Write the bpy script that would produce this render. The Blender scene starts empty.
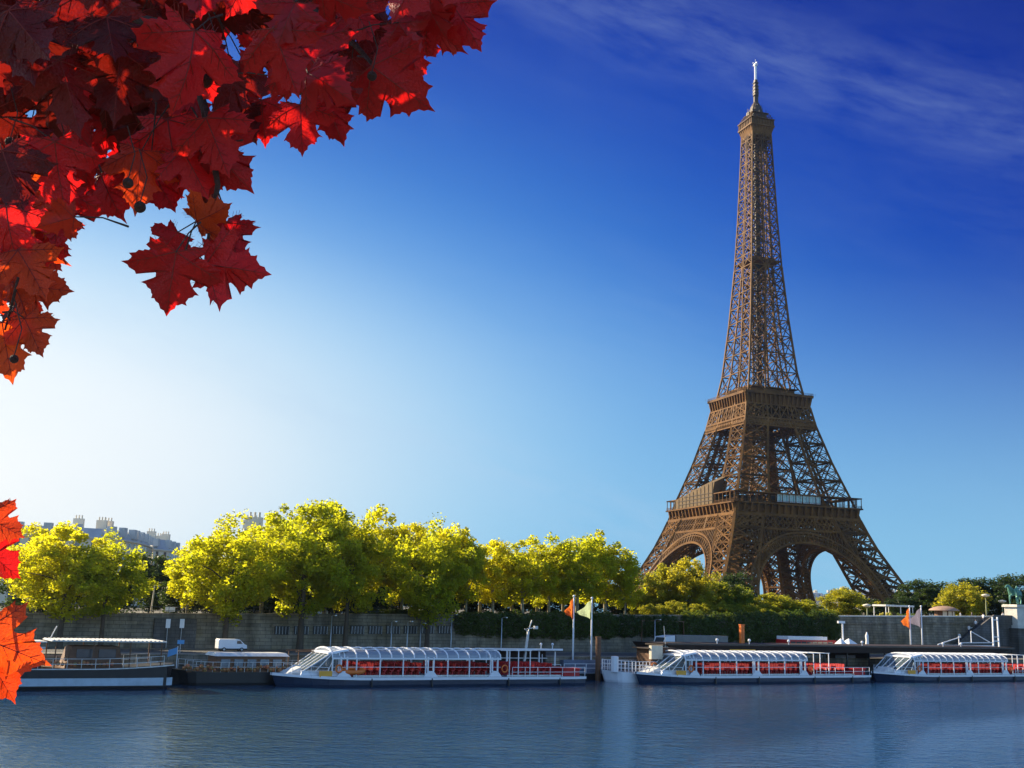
import bpy, bmesh, math, random
from mathutils import Vector, Matrix
R = math.radians
PI = math.pi
random.seed(7)
SC = bpy.context.scene
COL = SC.collection

# ---------------------------------------------------------------- camera
F_PX, PITCH, ROLL, CAM_Z = 1145.0, 0.194, 0.0305, 8.1
cd = bpy.data.cameras.new('camera')
cam = bpy.data.objects.new('camera', cd)
COL.objects.link(cam)
SC.camera = cam
cd.sensor_width = 36.0
cd.lens = F_PX / 1024 * 36.0
cd.clip_start = 0.1
cd.clip_end = 20000
_cp, _sp, _cr, _sr = math.cos(PITCH), math.sin(PITCH), math.cos(ROLL), math.sin(ROLL)
_F = Vector((0, _cp, _sp)); _U = Vector((0, -_sp, _cp)); _Rt = Vector((1, 0, 0))
_ix = _Rt * _cr + _U * _sr
_iy = -_Rt * _sr + _U * _cr
cam.matrix_world = Matrix((( _ix.x, _iy.x, -_F.x, 0), (_ix.y, _iy.y, -_F.y, 0), (_ix.z, _iy.z, -_F.z, CAM_Z), (0, 0, 0, 1)))
CAMP = Vector((0, 0, CAM_Z))

def ray(u, v):
    return (_F * F_PX + _ix * (u - 512) - _iy * (v - 384))

# ---------------------------------------------------------------- world, sun, exposure
SUN_AZ, SUN_EL = R(-60), R(29)          # azimuth from +Y towards +X
SUN_DIR = Vector((math.sin(SUN_AZ) * math.cos(SUN_EL), math.cos(SUN_AZ) * math.cos(SUN_EL), math.sin(SUN_EL)))
SC.view_settings.view_transform = 'Standard'
SC.view_settings.look = 'None'
SC.view_settings.exposure = 1.25
SC.view_settings.gamma = 1.0
SC.view_settings.use_curve_mapping = False
SC.render.engine = 'CYCLES'
try:
    SC.cycles.use_denoising = True
    SC.cycles.denoiser = 'OPENIMAGEDENOISE'
    SC.cycles.max_bounces = 8
    SC.cycles.volume_bounces = 0
    SC.cycles.transparent_max_bounces = 12
    SC.cycles.sample_clamp_indirect = 6
except Exception:
    pass

wd = bpy.data.worlds.new('World')
SC.world = wd
wd.use_nodes = True
nt = wd.node_tree
N, Lk = nt.nodes, nt.links
N.clear()

def nd(tree, typ, **kw):
    n = tree.nodes.new(typ)
    for k, val in kw.items():
        if k.startswith('i_'):
            key = k[2:]
            key = int(key) if key.isdigit() else key.replace('_', ' ')
            n.inputs[key].default_value = val
        else:
            setattr(n, k, val)
    return n

def build_world():
    out = nd(nt, 'ShaderNodeOutputWorld')
    bg = nd(nt, 'ShaderNodeBackground')
    bg.inputs['Strength'].default_value = 0.11
    Lk.new(bg.outputs[0], out.inputs[0])
    sky = nd(nt, 'ShaderNodeTexSky', sky_type='NISHITA', sun_disc=False)
    sky.sun_elevation = SUN_EL
    sky.sun_rotation = SUN_AZ
    sky.altitude = 50
    sky.air_density = 1.0
    sky.dust_density = 1.3
    sky.ozone_density = 3.0
    # deeper, polarised blue away from the sun
    geo = nd(nt, 'ShaderNodeTexCoord')
    dot = nd(nt, 'ShaderNodeVectorMath', operation='DOT_PRODUCT')
    nrm = nd(nt, 'ShaderNodeVectorMath', operation='NORMALIZE')
    Lk.new(geo.outputs['Generated'], nrm.inputs[0])
    Lk.new(nrm.outputs[0], dot.inputs[0])
    dot.inputs[1].default_value = SUN_DIR
    pol = nd(nt, 'ShaderNodeMapRange', interpolation_type='SMOOTHSTEP')
    pol.inputs[1].default_value = 0.86; pol.inputs[2].default_value = 0.30
    pol.inputs[3].default_value = 0.0; pol.inputs[4].default_value = 1.0
    Lk.new(dot.outputs['Value'], pol.inputs[0])
    sep = nd(nt, 'ShaderNodeSeparateXYZ')
    Lk.new(nrm.outputs[0], sep.inputs[0])
    hi = nd(nt, 'ShaderNodeMapRange', interpolation_type='SMOOTHSTEP')
    hi.inputs[1].default_value = 0.0; hi.inputs[2].default_value = 0.42
    hi.inputs[3].default_value = 0.0; hi.inputs[4].default_value = 1.0
    Lk.new(sep.outputs['Z'], hi.inputs[0])
    tint = nd(nt, 'ShaderNodeMix', data_type='RGBA', blend_type='MIX')
    tint.inputs['A'].default_value = (0.55, 0.85, 1.15, 1)     # near the horizon
    tint.inputs['B'].default_value = (0.035, 0.17, 0.82, 1)     # high up
    Lk.new(hi.outputs[0], tint.inputs['Factor'])
    t2 = nd(nt, 'ShaderNodeMix', data_type='RGBA', blend_type='MIX')
    t2.inputs['A'].default_value = (0.72, 0.86, 1.0, 1)
    fr = nd(nt, 'ShaderNodeMapRange', interpolation_type='SMOOTHSTEP')
    fr.inputs[1].default_value = 0.0; fr.inputs[2].default_value = 0.45
    Lk.new(sep.outputs['Y'], fr.inputs[0])
    pf = nd(nt, 'ShaderNodeMath', operation='MULTIPLY')
    Lk.new(pol.outputs[0], pf.inputs[0]); Lk.new(fr.outputs[0], pf.inputs[1])
    Lk.new(pf.outputs[0], t2.inputs['Factor'])
    Lk.new(tint.outputs['Result'], t2.inputs['B'])
    mul = nd(nt, 'ShaderNodeMix', data_type='RGBA', blend_type='MULTIPLY')
    mul.inputs['Factor'].default_value = 1.0
    Lk.new(sky.outputs[0], mul.inputs['A'])
    Lk.new(t2.outputs['Result'], mul.inputs['B'])
    # thin streaky cirrus
    # project the direction on a plane high above so that streaks converge
    zz = nd(nt, 'ShaderNodeMath', operation='ADD'); zz.inputs[1].default_value = 0.12
    Lk.new(sep.outputs['Z'], zz.inputs[0])
    dx = nd(nt, 'ShaderNodeMath', operation='DIVIDE'); dy = nd(nt, 'ShaderNodeMath', operation='DIVIDE')
    Lk.new(sep.outputs['X'], dx.inputs[0]); Lk.new(zz.outputs[0], dx.inputs[1])
    Lk.new(sep.outputs['Y'], dy.inputs[0]); Lk.new(zz.outputs[0], dy.inputs[1])
    cmb = nd(nt, 'ShaderNodeCombineXYZ')
    Lk.new(dx.outputs[0], cmb.inputs[0]); Lk.new(dy.outputs[0], cmb.inputs[1])
    mp = nd(nt, 'ShaderNodeMapping')
    mp.inputs['Rotation'].default_value = (0, 0, R(-38))
    mp.inputs['Scale'].default_value = (0.8, 3.2, 1)
    Lk.new(cmb.outputs[0], mp.inputs[0])
    n1 = nd(nt, 'ShaderNodeTexNoise'); n1.inputs['Scale'].default_value = 1.5; n1.inputs['Detail'].default_value = 9
    n1.inputs['Roughness'].default_value = 0.62; n1.inputs['Distortion'].default_value = 0.5
    Lk.new(mp.outputs[0], n1.inputs['Vector'])
    n2 = nd(nt, 'ShaderNodeTexNoise'); n2.inputs['Scale'].default_value = 0.55; n2.inputs['Detail'].default_value = 2
    Lk.new(cmb.outputs[0], n2.inputs['Vector'])
    m2 = nd(nt, 'ShaderNodeMapRange'); m2.inputs[1].default_value = 0.45; m2.inputs[2].default_value = 0.65
    Lk.new(n2.outputs[0], m2.inputs[0])
    m1 = nd(nt, 'ShaderNodeMapRange'); m1.inputs[1].default_value = 0.44; m1.inputs[2].default_value = 0.85
    Lk.new(n1.outputs[0], m1.inputs[0])
    mm = nd(nt, 'ShaderNodeMath', operation='MULTIPLY')
    Lk.new(m1.outputs[0], mm.inputs[0]); Lk.new(m2.outputs[0], mm.inputs[1])
    m3 = nd(nt, 'ShaderNodeMath', operation='MULTIPLY'); m3.inputs[1].default_value = 0.42
    Lk.new(mm.outputs[0], m3.inputs[0])
    cl = nd(nt, 'ShaderNodeMix', data_type='RGBA', blend_type='MIX')
    cl.inputs['B'].default_value = (4.2, 5.6, 7.8, 1)
    Lk.new(m3.outputs[0], cl.inputs['Factor'])
    Lk.new(mul.outputs['Result'], cl.inputs['A'])
    # clear, polarised autumn sky: milky white low at the left, royal blue high up and to the right
    def lin(c):
        return tuple(((x / 255.0 + 0.055) / 1.055) ** 2.4 if x > 10 else x / 3295.0 for x in c) + (1,)
    k_sky = 1.0 / (2 ** SC.view_settings.exposure * bg.inputs['Strength'].default_value)
    def mth(op, a_, b_=None):
        n_ = nd(nt, 'ShaderNodeMath', operation=op)
        for i_, q_ in enumerate((a_, b_)):
            if q_ is None: continue
            if isinstance(q_, (int, float)): n_.inputs[i_].default_value = q_
            else: Lk.new(q_, n_.inputs[i_])
        return n_.outputs[0]
    az = mth('ARCTAN2', sep.outputs['X'], sep.outputs['Y'])
    el = mth('ARCSINE', sep.outputs['Z'])
    da = mth('MULTIPLY', mth('SUBTRACT', az, R(-27)), 0.76); de = mth('MULTIPLY', mth('SUBTRACT', el, R(5)), 1.75)
    dist = mth('SQRT', mth('ADD', mth('MULTIPLY', da, da), mth('MULTIPLY', de, de)))
    dn = mth('DIVIDE', dist, R(60))
    ramp = nd(nt, 'ShaderNodeValToRGB')
    ramp.color_ramp.interpolation = 'B_SPLINE'
    els = ramp.color_ramp.elements
    stops = [(0, (255, 255, 252)), (9, (252, 253, 255)), (14, (228, 241, 250)), (20, (170, 211, 244)), (26, (98, 162, 228)), (33, (46, 118, 208)), (41, (14, 74, 184)), (50, (6, 50, 160)), (60, (2, 34, 130))]
    els[0].position = 0; els[0].color = lin(stops[0][1]); els[1].position = 1.0; els[1].color = lin(stops[-1][1])
    for d_, c_ in stops[1:-1]:
        e_ = els.new(d_ / 60.0); e_.color = lin(c_)
    Lk.new(dn, ramp.inputs[0])
    hr = nd(nt, 'ShaderNodeMapRange', interpolation_type='SMOOTHERSTEP')
    hr.inputs[1].default_value = R(20); hr.inputs[2].default_value = R(-2); hr.inputs[3].default_value = 0.0; hr.inputs[4].default_value = 0.92
    Lk.new(el, hr.inputs[0])
    hmx = nd(nt, 'ShaderNodeMix', data_type='RGBA', blend_type='LIGHTEN')
    hmx.inputs['B'].default_value = lin((146, 206, 238))
    Lk.new(ramp.outputs[0], hmx.inputs['A']); 
    hmx.blend_type = 'MIX'
    hf = mth('MULTIPLY', hr.outputs[0], mth('MINIMUM', mth('MULTIPLY', dn, 2.0), 1.0))
    Lk.new(hf, hmx.inputs['Factor'])
    # cirrus over it: a fine combed band high at the right, faint wisps elsewhere
    w_ = mth('ADD', el, mth('MULTIPLY', az, 0.33))
    cv = nd(nt, 'ShaderNodeCombineXYZ'); Lk.new(mth('MULTIPLY', az, 7.0), cv.inputs[0]); Lk.new(mth('MULTIPLY', w_, 26.0), cv.inputs[1])
    cn = nd(nt, 'ShaderNodeTexNoise'); cn.inputs['Scale'].default_value = 1.3; cn.inputs['Detail'].default_value = 10; cn.inputs['Roughness'].default_value = 0.66; cn.inputs['Distortion'].default_value = 0.15
    Lk.new(cv.outputs[0], cn.inputs['Vector'])
    cm = nd(nt, 'ShaderNodeMapRange'); cm.inputs[1].default_value = 0.36; cm.inputs[2].default_value = 0.74
    Lk.new(cn.outputs[0], cm.inputs[0])
    def band(c_, hw, amt):
        b_ = nd(nt, 'ShaderNodeMapRange', interpolation_type='SMOOTHSTEP'); b_.inputs[1].default_value = R(hw); b_.inputs[2].default_value = 0.0; b_.inputs[3].default_value = 0; b_.inputs[4].default_value = amt
        Lk.new(mth('ABSOLUTE', mth('SUBTRACT', w_, R(c_))), b_.inputs[0])
        return b_.outputs[0]
    msk = mth('ADD', mth('MAXIMUM', band(31.0, 3.4, 0.17), band(6.5, 3.0, 0.3)), mth('MULTIPLY', m2.outputs[0], 0.07))
    cf = mth('MULTIPLY', cm.outputs[0], msk)
    c2 = nd(nt, 'ShaderNodeMix', data_type='RGBA', blend_type='MIX'); c2.inputs['B'].default_value = lin((185, 212, 240))
    Lk.new(cf, c2.inputs['Factor']); Lk.new(hmx.outputs['Result'], c2.inputs['A'])
    sc_ = nd(nt, 'ShaderNodeVectorMath', operation='SCALE'); sc_.inputs['Scale'].default_value = k_sky
    Lk.new(c2.outputs['Result'], sc_.inputs[0])
    gw = nd(nt, 'ShaderNodeMix', data_type='RGBA', blend_type='MIX')
    Lk.new(mth('MULTIPLY', fr.outputs[0], 0.985), gw.inputs['Factor'])
    Lk.new(cl.outputs['Result'], gw.inputs['A']); Lk.new(sc_.outputs[0], gw.inputs['B'])
    Lk.new(gw.outputs['Result'], bg.inputs['Color'])
build_world()

sd = bpy.data.lights.new('sun', 'SUN')
sd.energy = 5.0
sd.angle = R(0.53)
sd.color = (1.0, 0.83, 0.58)
sun = bpy.data.objects.new('sun', sd)
COL.objects.link(sun)
sun.rotation_euler = SUN_DIR.to_track_quat('Z', 'Y').to_euler()

# ---------------------------------------------------------------- the quay frame: s along the bank, t inland
QA = R(31)
EX, EY = math.cos(QA), math.sin(QA)
Q0 = Vector((0, 126.0, 0))
def W(s, t, z=0.0):
    return Vector((Q0.x + s * EX - t * EY, Q0.y + s * EY + t * EX, z))
def at(u, v, t):
    d = ray(u, v)
    k = (t + Q0.x * -EY + Q0.y * EX) / (-d.x * EY + d.y * EX)
    P = CAMP + d * k
    return ((P.x - Q0.x) * EX + (P.y - Q0.y) * EY, P.z)
def su(u, t, v=620):
    return at(u, v, t)[0]
def gz(s, t=30):
    c = 6.0 + 0.0205 * max(-70, min(135, s))
    k = max(0, min(1, (t - 90) / 200.0))
    return c * (1 - k) + 6.0 * k
QZ = 2.6          # lower quay
T0 = 10.0         # its edge
T1 = 26.0         # foot of the high wall

# ---------------------------------------------------------------- helpers
KIDS = {}
def link(name, mesh, parent=None):
    o = bpy.data.objects.new(name, mesh)
    COL.objects.link(o)
    if parent is not None:
        o.parent = parent
        KIDS.setdefault(parent.name, []).append(o)
    return o

def tag(o, label=None, cat=None, group=None, kind=None):
    if label: o['label'] = label
    if cat: o['category'] = cat
    if group: o['group'] = group
    if kind: o['kind'] = kind
    return o

def empty(name, loc=(0, 0, 0), rz=0.0, label=None, cat=None, group=None):
    o = bpy.data.objects.new(name, None)
    COL.objects.link(o)
    o.location = loc
    o.rotation_euler = (0, 0, rz)
    o.empty_display_size = 0.5
    return tag(o, label, cat, group)

class MB:
    """collects boxes, bars, tubes; build() links ONE mesh object"""
    def __init__(self):
        self.v = []; self.f = []; self.mi = []; self.cur = 0
    def quad(self, a, b, c, d):
        i = len(self.v)
        self.v += [tuple(a), tuple(b), tuple(c), tuple(d)]
        self.f.append((i, i + 1, i + 2, i + 3)); self.mi.append(self.cur)
    def poly(self, pts):
        i = len(self.v)
        self.v += [tuple(p) for p in pts]
        self.f.append(tuple(range(i, i + len(pts)))); self.mi.append(self.cur)
    def hexa(self, p):
        i = len(self.v)
        self.v += [tuple(q) for q in p]
        for q in ((0, 3, 2, 1), (4, 5, 6, 7), (0, 1, 5, 4), (1, 2, 6, 5), (2, 3, 7, 6), (3, 0, 4, 7)):
            self.f.append(tuple(i + k for k in q)); self.mi.append(self.cur)
    def box(self, x0, x1, y0, y1, z0, z1):
        self.hexa([(x0, y0, z0), (x1, y0, z0), (x1, y1, z0), (x0, y1, z0), (x0, y0, z1), (x1, y0, z1), (x1, y1, z1), (x0, y1, z1)])
    def beam(self, a, b, w, h=None, up=(0, 0, 1)):
        h = h or w
        a = Vector(a); b = Vector(b)
        d = (b - a)
        if d.length < 1e-6: return
        d.normalize()
        u = Vector(up)
        if abs(d.dot(u)) > 0.96: u = Vector((0, 1, 0)) if abs(d.y) < 0.9 else Vector((1, 0, 0))
        x = d.cross(u).normalized() * (w / 2); y = x.cross(d).normalized() * (h / 2)
        self.hexa([a - x - y, a + x - y, a + x + y, a - x + y, b - x - y, b + x - y, b + x + y, b - x + y])
    def tube(self, pts, rad, n=6, cap=True):
        pts = [Vector(p) for p in pts]
        if not isinstance(rad, (list, tuple)): rad = [rad] * len(pts)
        base = len(self.v)
        ref = None
        for k, p in enumerate(pts):
            d = (pts[min(k + 1, len(pts) - 1)] - pts[max(k - 1, 0)])
            d = d.normalized() if d.length > 1e-9 else Vector((0, 0, 1))
            if ref is None:
                ref = Vector((1, 0, 0)) if abs(d.x) < 0.8 else Vector((0, 1, 0))
            x = (ref - d * ref.dot(d)).normalized(); y = d.cross(x); ref = x
            for j in range(n):
                a = 2 * PI * j / n
                self.v.append(tuple(p + (x * math.cos(a) + y * math.sin(a)) * rad[k]))
        for k in range(len(pts) - 1):
            for j in range(n):
                a = base + k * n + j; b = base + k * n + (j + 1) % n
                self.f.append((a, b, b + n, a + n)); self.mi.append(self.cur)
        if cap:
            self.f.append(tuple(base + j for j in reversed(range(n)))); self.mi.append(self.cur)
            e = base + (len(pts) - 1) * n
            self.f.append(tuple(e + j for j in range(n))); self.mi.append(self.cur)
    def ball(self, c, r, nu=10, nv=6, sz=1.0):
        c = Vector(c); base = len(self.v)
        for i in range(nv + 1):
            th = PI * i / nv
            for j in range(nu):
                a = 2 * PI * j / nu
                self.v.append((c.x + r * math.sin(th) * math.cos(a), c.y + r * math.sin(th) * math.sin(a), c.z + r * sz * math.cos(th)))
        for i in range(nv):
            for j in range(nu):
                a = base + i * nu + j; b = base + i * nu + (j + 1) % nu
                self.f.append((a, a + nu, b + nu, b)); self.mi.append(self.cur)
    def lathe(self, prof, n=16, c=(0, 0)):
        base = len(self.v)
        for r, z in prof:
            for j in range(n):
                a = 2 * PI * j / n
                self.v.append((c[0] + r * math.cos(a), c[1] + r * math.sin(a), z))
        for i in range(len(prof) - 1):
            for j in range(n):
                a = base + i * n + j; b = base + i * n + (j + 1) % n
                self.f.append((a, b, b + n, a + n)); self.mi.append(self.cur)
    def xf(self, M):
        self.v = [tuple(M @ Vector(p)) for p in self.v]
        return self
    def mesh(self, name, mats, smooth=False):
        me = bpy.data.meshes.new(name)
        me.from_pydata(self.v, [], self.f)
        if not isinstance(mats, (list, tuple)): mats = [mats]
        for m in mats: me.materials.append(m)
        if len(mats) > 1: me.polygons.foreach_set('material_index', self.mi)
        if smooth: me.polygons.foreach_set('use_smooth', [True] * len(self.f))
        me.update()
        return me
    def build(self, name, mats, parent=None, smooth=False):
        return link(name, self.mesh(name, mats, smooth), parent)

def copy_tree(o, parent=None):
    c = o.copy(); COL.objects.link(c); c.parent = parent
    for ch in KIDS.get(o.name, []):
        copy_tree(ch, c)
    return c

# ---------------------------------------------------------------- materials
def mat(name, col, rough=0.6, metal=0.0, var=0.0, scale=1.0, bump=0.0, bscale=None, trans=None, tfac=0.5, spec=0.5, stretch=(1, 1, 1), dark=None, detail=5):
    m = bpy.data.materials.new(name)
    m.use_nodes = True
    t = m.node_tree
    b = t.nodes['Principled BSDF']
    b.inputs['Base Color'].default_value = (*col, 1)
    b.inputs['Roughness'].default_value = rough
    b.inputs['Metallic'].default_value = metal
    b.inputs['Specular IOR Level'].default_value = spec
    tc = None
    if var > 0 or bump > 0:
        tc = t.nodes.new('ShaderNodeTexCoord')
        mp = t.nodes.new('ShaderNodeMapping'); mp.inputs['Scale'].default_value = stretch
        t.links.new(tc.outputs['Object'], mp.inputs[0])
    if var > 0:
        nz = t.nodes.new('ShaderNodeTexNoise'); nz.inputs['Scale'].default_value = scale; nz.inputs['Detail'].default_value = detail
        nz.inputs['Roughness'].default_value = 0.65
        t.links.new(mp.outputs[0], nz.inputs['Vector'])
        cr = t.nodes.new('ShaderNodeMapRange'); cr.inputs[1].default_value = 0.3; cr.inputs[2].default_value = 0.7
        t.links.new(nz.outputs[0], cr.inputs[0])
        mx = t.nodes.new('ShaderNodeMix'); mx.data_type = 'RGBA'
        dk = dark or tuple(c * (1 - var) for c in col)
        mx.inputs['A'].default_value = (*dk, 1)
        mx.inputs['B'].default_value = (*[min(1, c * (1 + var * 0.6)) for c in col], 1)
        t.links.new(cr.outputs[0], mx.inputs['Factor'])
        t.links.new(mx.outputs['Result'], b.inputs['Base Color'])
    if bump > 0:
        nb = t.nodes.new('ShaderNodeTexNoise'); nb.inputs['Scale'].default_value = bscale or scale * 4; nb.inputs['Detail'].default_value = 6
        t.links.new(mp.outputs[0], nb.inputs['Vector'])
        bp = t.nodes.new('ShaderNodeBump'); bp.inputs['Strength'].default_value = bump; bp.inputs['Distance'].default_value = 0.05
        t.links.new(nb.outputs[0], bp.inputs['Height'])
        t.links.new(bp.outputs[0], b.inputs['Normal'])
    if trans:
        tr = t.nodes.new('ShaderNodeBsdfTranslucent'); tr.inputs[0].default_value = (*trans, 1)
        ms = t.nodes.new('ShaderNodeMixShader'); ms.inputs[0].default_value = tfac
        t.links.new(b.outputs[0], ms.inputs[1]); t.links.new(tr.outputs[0], ms.inputs[2])
        t.links.new(ms.outputs[0], t.nodes['Material Output'].inputs[0])
    return m

def leaf_mat(name, ca, cb, ta, tb, tfac=0.5, scale=0.35, rough=0.55):
    """foliage: diffuse plus translucent, both varied per clump by noise and per tree by Object Info"""
    m = bpy.data.materials.new(name); m.use_nodes = True
    t = m.node_tree; b = t.nodes['Principled BSDF']; b.inputs['Roughness'].default_value = rough
    b.inputs['Specular IOR Level'].default_value = 0.3
    tc = t.nodes.new('ShaderNodeTexCoord'); nz = t.nodes.new('ShaderNodeTexNoise')
    nz.inputs['Scale'].default_value = scale; nz.inputs['Detail'].default_value = 4; nz.inputs['Roughness'].default_value = 0.8
    t.links.new(tc.outputs['Object'], nz.inputs['Vector'])
    oi = t.nodes.new('ShaderNodeObjectInfo')
    ad = t.nodes.new('ShaderNodeMath'); ad.operation = 'MULTIPLY_ADD'; ad.inputs[1].default_value = 0.35; ad.inputs[2].default_value = -0.17
    t.links.new(oi.outputs['Random'], ad.inputs[0])
    a2 = t.nodes.new('ShaderNodeMath'); a2.operation = 'ADD'
    t.links.new(nz.outputs[0], a2.inputs[0]); t.links.new(ad.outputs[0], a2.inputs[1])
    mr = t.nodes.new('ShaderNodeMapRange'); mr.inputs[1].default_value = 0.32; mr.inputs[2].default_value = 0.68
    t.links.new(a2.outputs[0], mr.inputs[0])
    outs = []
    for A, B in ((ca, cb), (ta, tb)):
        mx = t.nodes.new('ShaderNodeMix'); mx.data_type = 'RGBA'
        mx.inputs['A'].default_value = (*A, 1); mx.inputs['B'].default_value = (*B, 1)
        t.links.new(mr.outputs[0], mx.inputs['Factor']); outs.append(mx.outputs['Result'])
    t.links.new(outs[0], b.inputs['Base Color'])
    tr = t.nodes.new('ShaderNodeBsdfTranslucent'); t.links.new(outs[1], tr.inputs[0])
    ms = t.nodes.new('ShaderNodeMixShader'); ms.inputs[0].default_value = tfac
    t.links.new(b.outputs[0], ms.inputs[1]); t.links.new(tr.outputs[0], ms.inputs[2])
    t.links.new(ms.outputs[0], t.nodes['Material Output'].inputs[0])
    return m

def stone_mat(name, ca, cb, joint, bw=1.2, bh=0.45, streak=0.5):
    m = bpy.data.materials.new(name); m.use_nodes = True
    t = m.node_tree; b = t.nodes['Principled BSDF']; b.inputs['Roughness'].default_value = 0.85
    tc = t.nodes.new('ShaderNodeTexCoord')
    mp = t.nodes.new('ShaderNodeMapping'); mp.inputs['Rotation'].default_value = (R(90), 0, 0)
    t.links.new(tc.outputs['Object'], mp.inputs[0])
    br = t.nodes.new('ShaderNodeTexBrick')
    br.inputs['Scale'].default_value = 1.0; br.inputs['Brick Width'].default_value = bw; br.inputs['Row Height'].default_value = bh
    br.inputs['Mortar Size'].default_value = 0.025
    br.inputs['Color1'].default_value = (*ca, 1); br.inputs['Color2'].default_value = (*cb, 1); br.inputs['Mortar'].default_value = (*joint, 1)
    t.links.new(mp.outputs[0], br.inputs['Vector'])
    ms = t.nodes.new('ShaderNodeMapping'); ms.inputs['Scale'].default_value = (0.7, 0.7, 0.16)
    t.links.new(tc.outputs['Object'], ms.inputs[0])
    nz = t.nodes.new('ShaderNodeTexNoise'); nz.inputs['Scale'].default_value = 1.0; nz.inputs['Detail'].default_value = 7; nz.inputs['Roughness'].default_value = 0.7
    t.links.new(ms.outputs[0], nz.inputs['Vector'])
    mr = t.nodes.new('ShaderNodeMapRange'); mr.inputs[1].default_value = 0.35; mr.inputs[2].default_value = 0.65; mr.inputs[3].default_value = 1 - streak; mr.inputs[4].default_value = 1.15
    t.links.new(nz.outputs[0], mr.inputs[0])
    mx = t.nodes.new('ShaderNodeMix'); mx.data_type = 'RGBA'; mx.blend_type = 'MULTIPLY'; mx.inputs['Factor'].default_value = 1
    t.links.new(br.outputs[0], mx.inputs['A']); t.links.new(mr.outputs[0], mx.inputs['B'])
    n3 = t.nodes.new('ShaderNodeTexNoise'); n3.inputs['Scale'].default_value = .22; n3.inputs['Detail'].default_value = 8; n3.inputs['Roughness'].default_value = .7
    t.links.new(tc.outputs['Object'], n3.inputs['Vector'])
    r3 = t.nodes.new('ShaderNodeMapRange'); r3.inputs[1].default_value = .42; r3.inputs[2].default_value = .62; r3.inputs[4].default_value = .8
    t.links.new(n3.outputs[0], r3.inputs[0])
    m4 = t.nodes.new('ShaderNodeMix'); m4.data_type = 'RGBA'; m4.blend_type = 'MULTIPLY'; m4.inputs['B'].default_value = (.62, .55, .36, 1)
    t.links.new(r3.outputs[0], m4.inputs['Factor']); t.links.new(mx.outputs['Result'], m4.inputs['A'])
    t.links.new(m4.outputs['Result'], b.inputs['Base Color'])
    bp = t.nodes.new('ShaderNodeBump'); bp.inputs['Strength'].default_value = 0.5; bp.inputs['Distance'].default_value = 0.04
    t.links.new(nz.outputs[0], bp.inputs['Height']); t.links.new(bp.outputs[0], b.inputs['Normal'])
    return m

M = {}
M['iron'] = mat('iron_paint', (0.165, 0.074, 0.0145), 0.65, 0.0, var=0.35, scale=0.12, dark=(0.070, 0.030, 0.006), spec=0.15)
M['iron_dark'] = mat('iron_paint_dark', (0.05, 0.026, 0.01), 0.6, var=0.3, scale=0.3)
M['cloth'] = mat('scaffold_cloth', (0.13, 0.083, 0.035), 0.9, var=0.3, scale=0.5, bump=0.4, bscale=1.5)
M['white'] = mat('white_paint', (0.75, 0.76, 0.78), 0.35, var=0.06, scale=2)
M['dirty_white'] = mat('worn_white_paint', (0.62, 0.61, 0.57), 0.5, var=0.25, scale=1.6)
M['cream'] = mat('cream_paint', (0.62, 0.55, 0.42), 0.5, var=0.12, scale=2)
M['red'] = mat('red_plastic', (0.55, 0.018, 0.022), 0.4, var=0.12, scale=3, trans=(0.7, 0.03, 0.03), tfac=0.25)
M['navy'] = mat('navy_hull', (0.02, 0.035, 0.07), 0.3, var=0.3, scale=0.8, stretch=(1, 1, 4))
M['blackp'] = mat('black_paint', (0.012, 0.012, 0.014), 0.45, var=0.3, scale=1)
M['brownp'] = mat('brown_roof', (0.022, 0.012, 0.009), 0.75, var=0.4, scale=0.5)
M['grey'] = mat('grey_deck', (0.19, 0.20, 0.22), 0.6, var=0.25, scale=1.5)
M['steel'] = mat('galvanised_steel', (0.42, 0.44, 0.46), 0.4, 0.6, var=0.2, scale=2)
M['orange'] = mat('orange_paint', (0.75, 0.17, 0.02), 0.45, var=0.1, scale=2)
M['orangecloth'] = mat('orange_flag_cloth', (0.70, 0.14, 0.02), 0.8, trans=(0.8, 0.2, 0.03), tfac=0.5)
M['greencloth'] = mat('pale_green_flag_cloth', (0.35, 0.42, 0.26), 0.8, trans=(0.5, 0.6, 0.35), tfac=0.5)
M['greycloth'] = mat('grey_flag_cloth', (0.22, 0.20, 0.24), 0.8, trans=(0.25, 0.22, 0.27), tfac=0.4)
M['yellow'] = mat('yellow_paint', (0.75, 0.36, 0.03), 0.5)
M['blue'] = mat('blue_canvas', (0.10, 0.30, 0.55), 0.6, var=0.15, scale=2)
M['tyre'] = mat('tyre_rubber', (0.015, 0.015, 0.015), 0.8)
M['bark'] = mat('bark', (0.085, 0.062, 0.042), 0.9, var=0.45, scale=1.2, bump=0.5, stretch=(1, 1, 0.4))
M['pale_bark'] = mat('pale_plane_bark', (0.30, 0.26, 0.17), 0.85, var=0.45, scale=0.9, bump=0.3, dark=(0.13, 0.11, 0.06))
M['wood'] = mat('brown_wood', (0.14, 0.06, 0.025), 0.6, var=0.35, scale=2, stretch=(0.3, 1, 4))
M['skin'] = mat('skin', (0.50, 0.30, 0.21), 0.5)
M['hair'] = mat('hair', (0.03, 0.02, 0.012), 0.6)
M['denim'] = mat('dark_trousers', (0.035, 0.045, 0.08), 0.85)
M['shirt'] = mat('white_shirt', (0.78, 0.77, 0.74), 0.8)
M['bronze'] = mat('green_bronze', (0.10, 0.27, 0.20), 0.55, 0.2, var=0.5, scale=1.5)
M['pedestal'] = mat('pale_stone', (0.60, 0.57, 0.49), 0.8, var=0.2, scale=0.8, bump=0.3)
M['asphalt'] = mat('asphalt', (0.055, 0.055, 0.055), 0.9, var=0.3, scale=0.6, bump=0.3)
M['cobble'] = mat('quay_paving', (0.17, 0.155, 0.13), 0.85, var=0.35, scale=0.5, bump=0.5, bscale=3)
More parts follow.
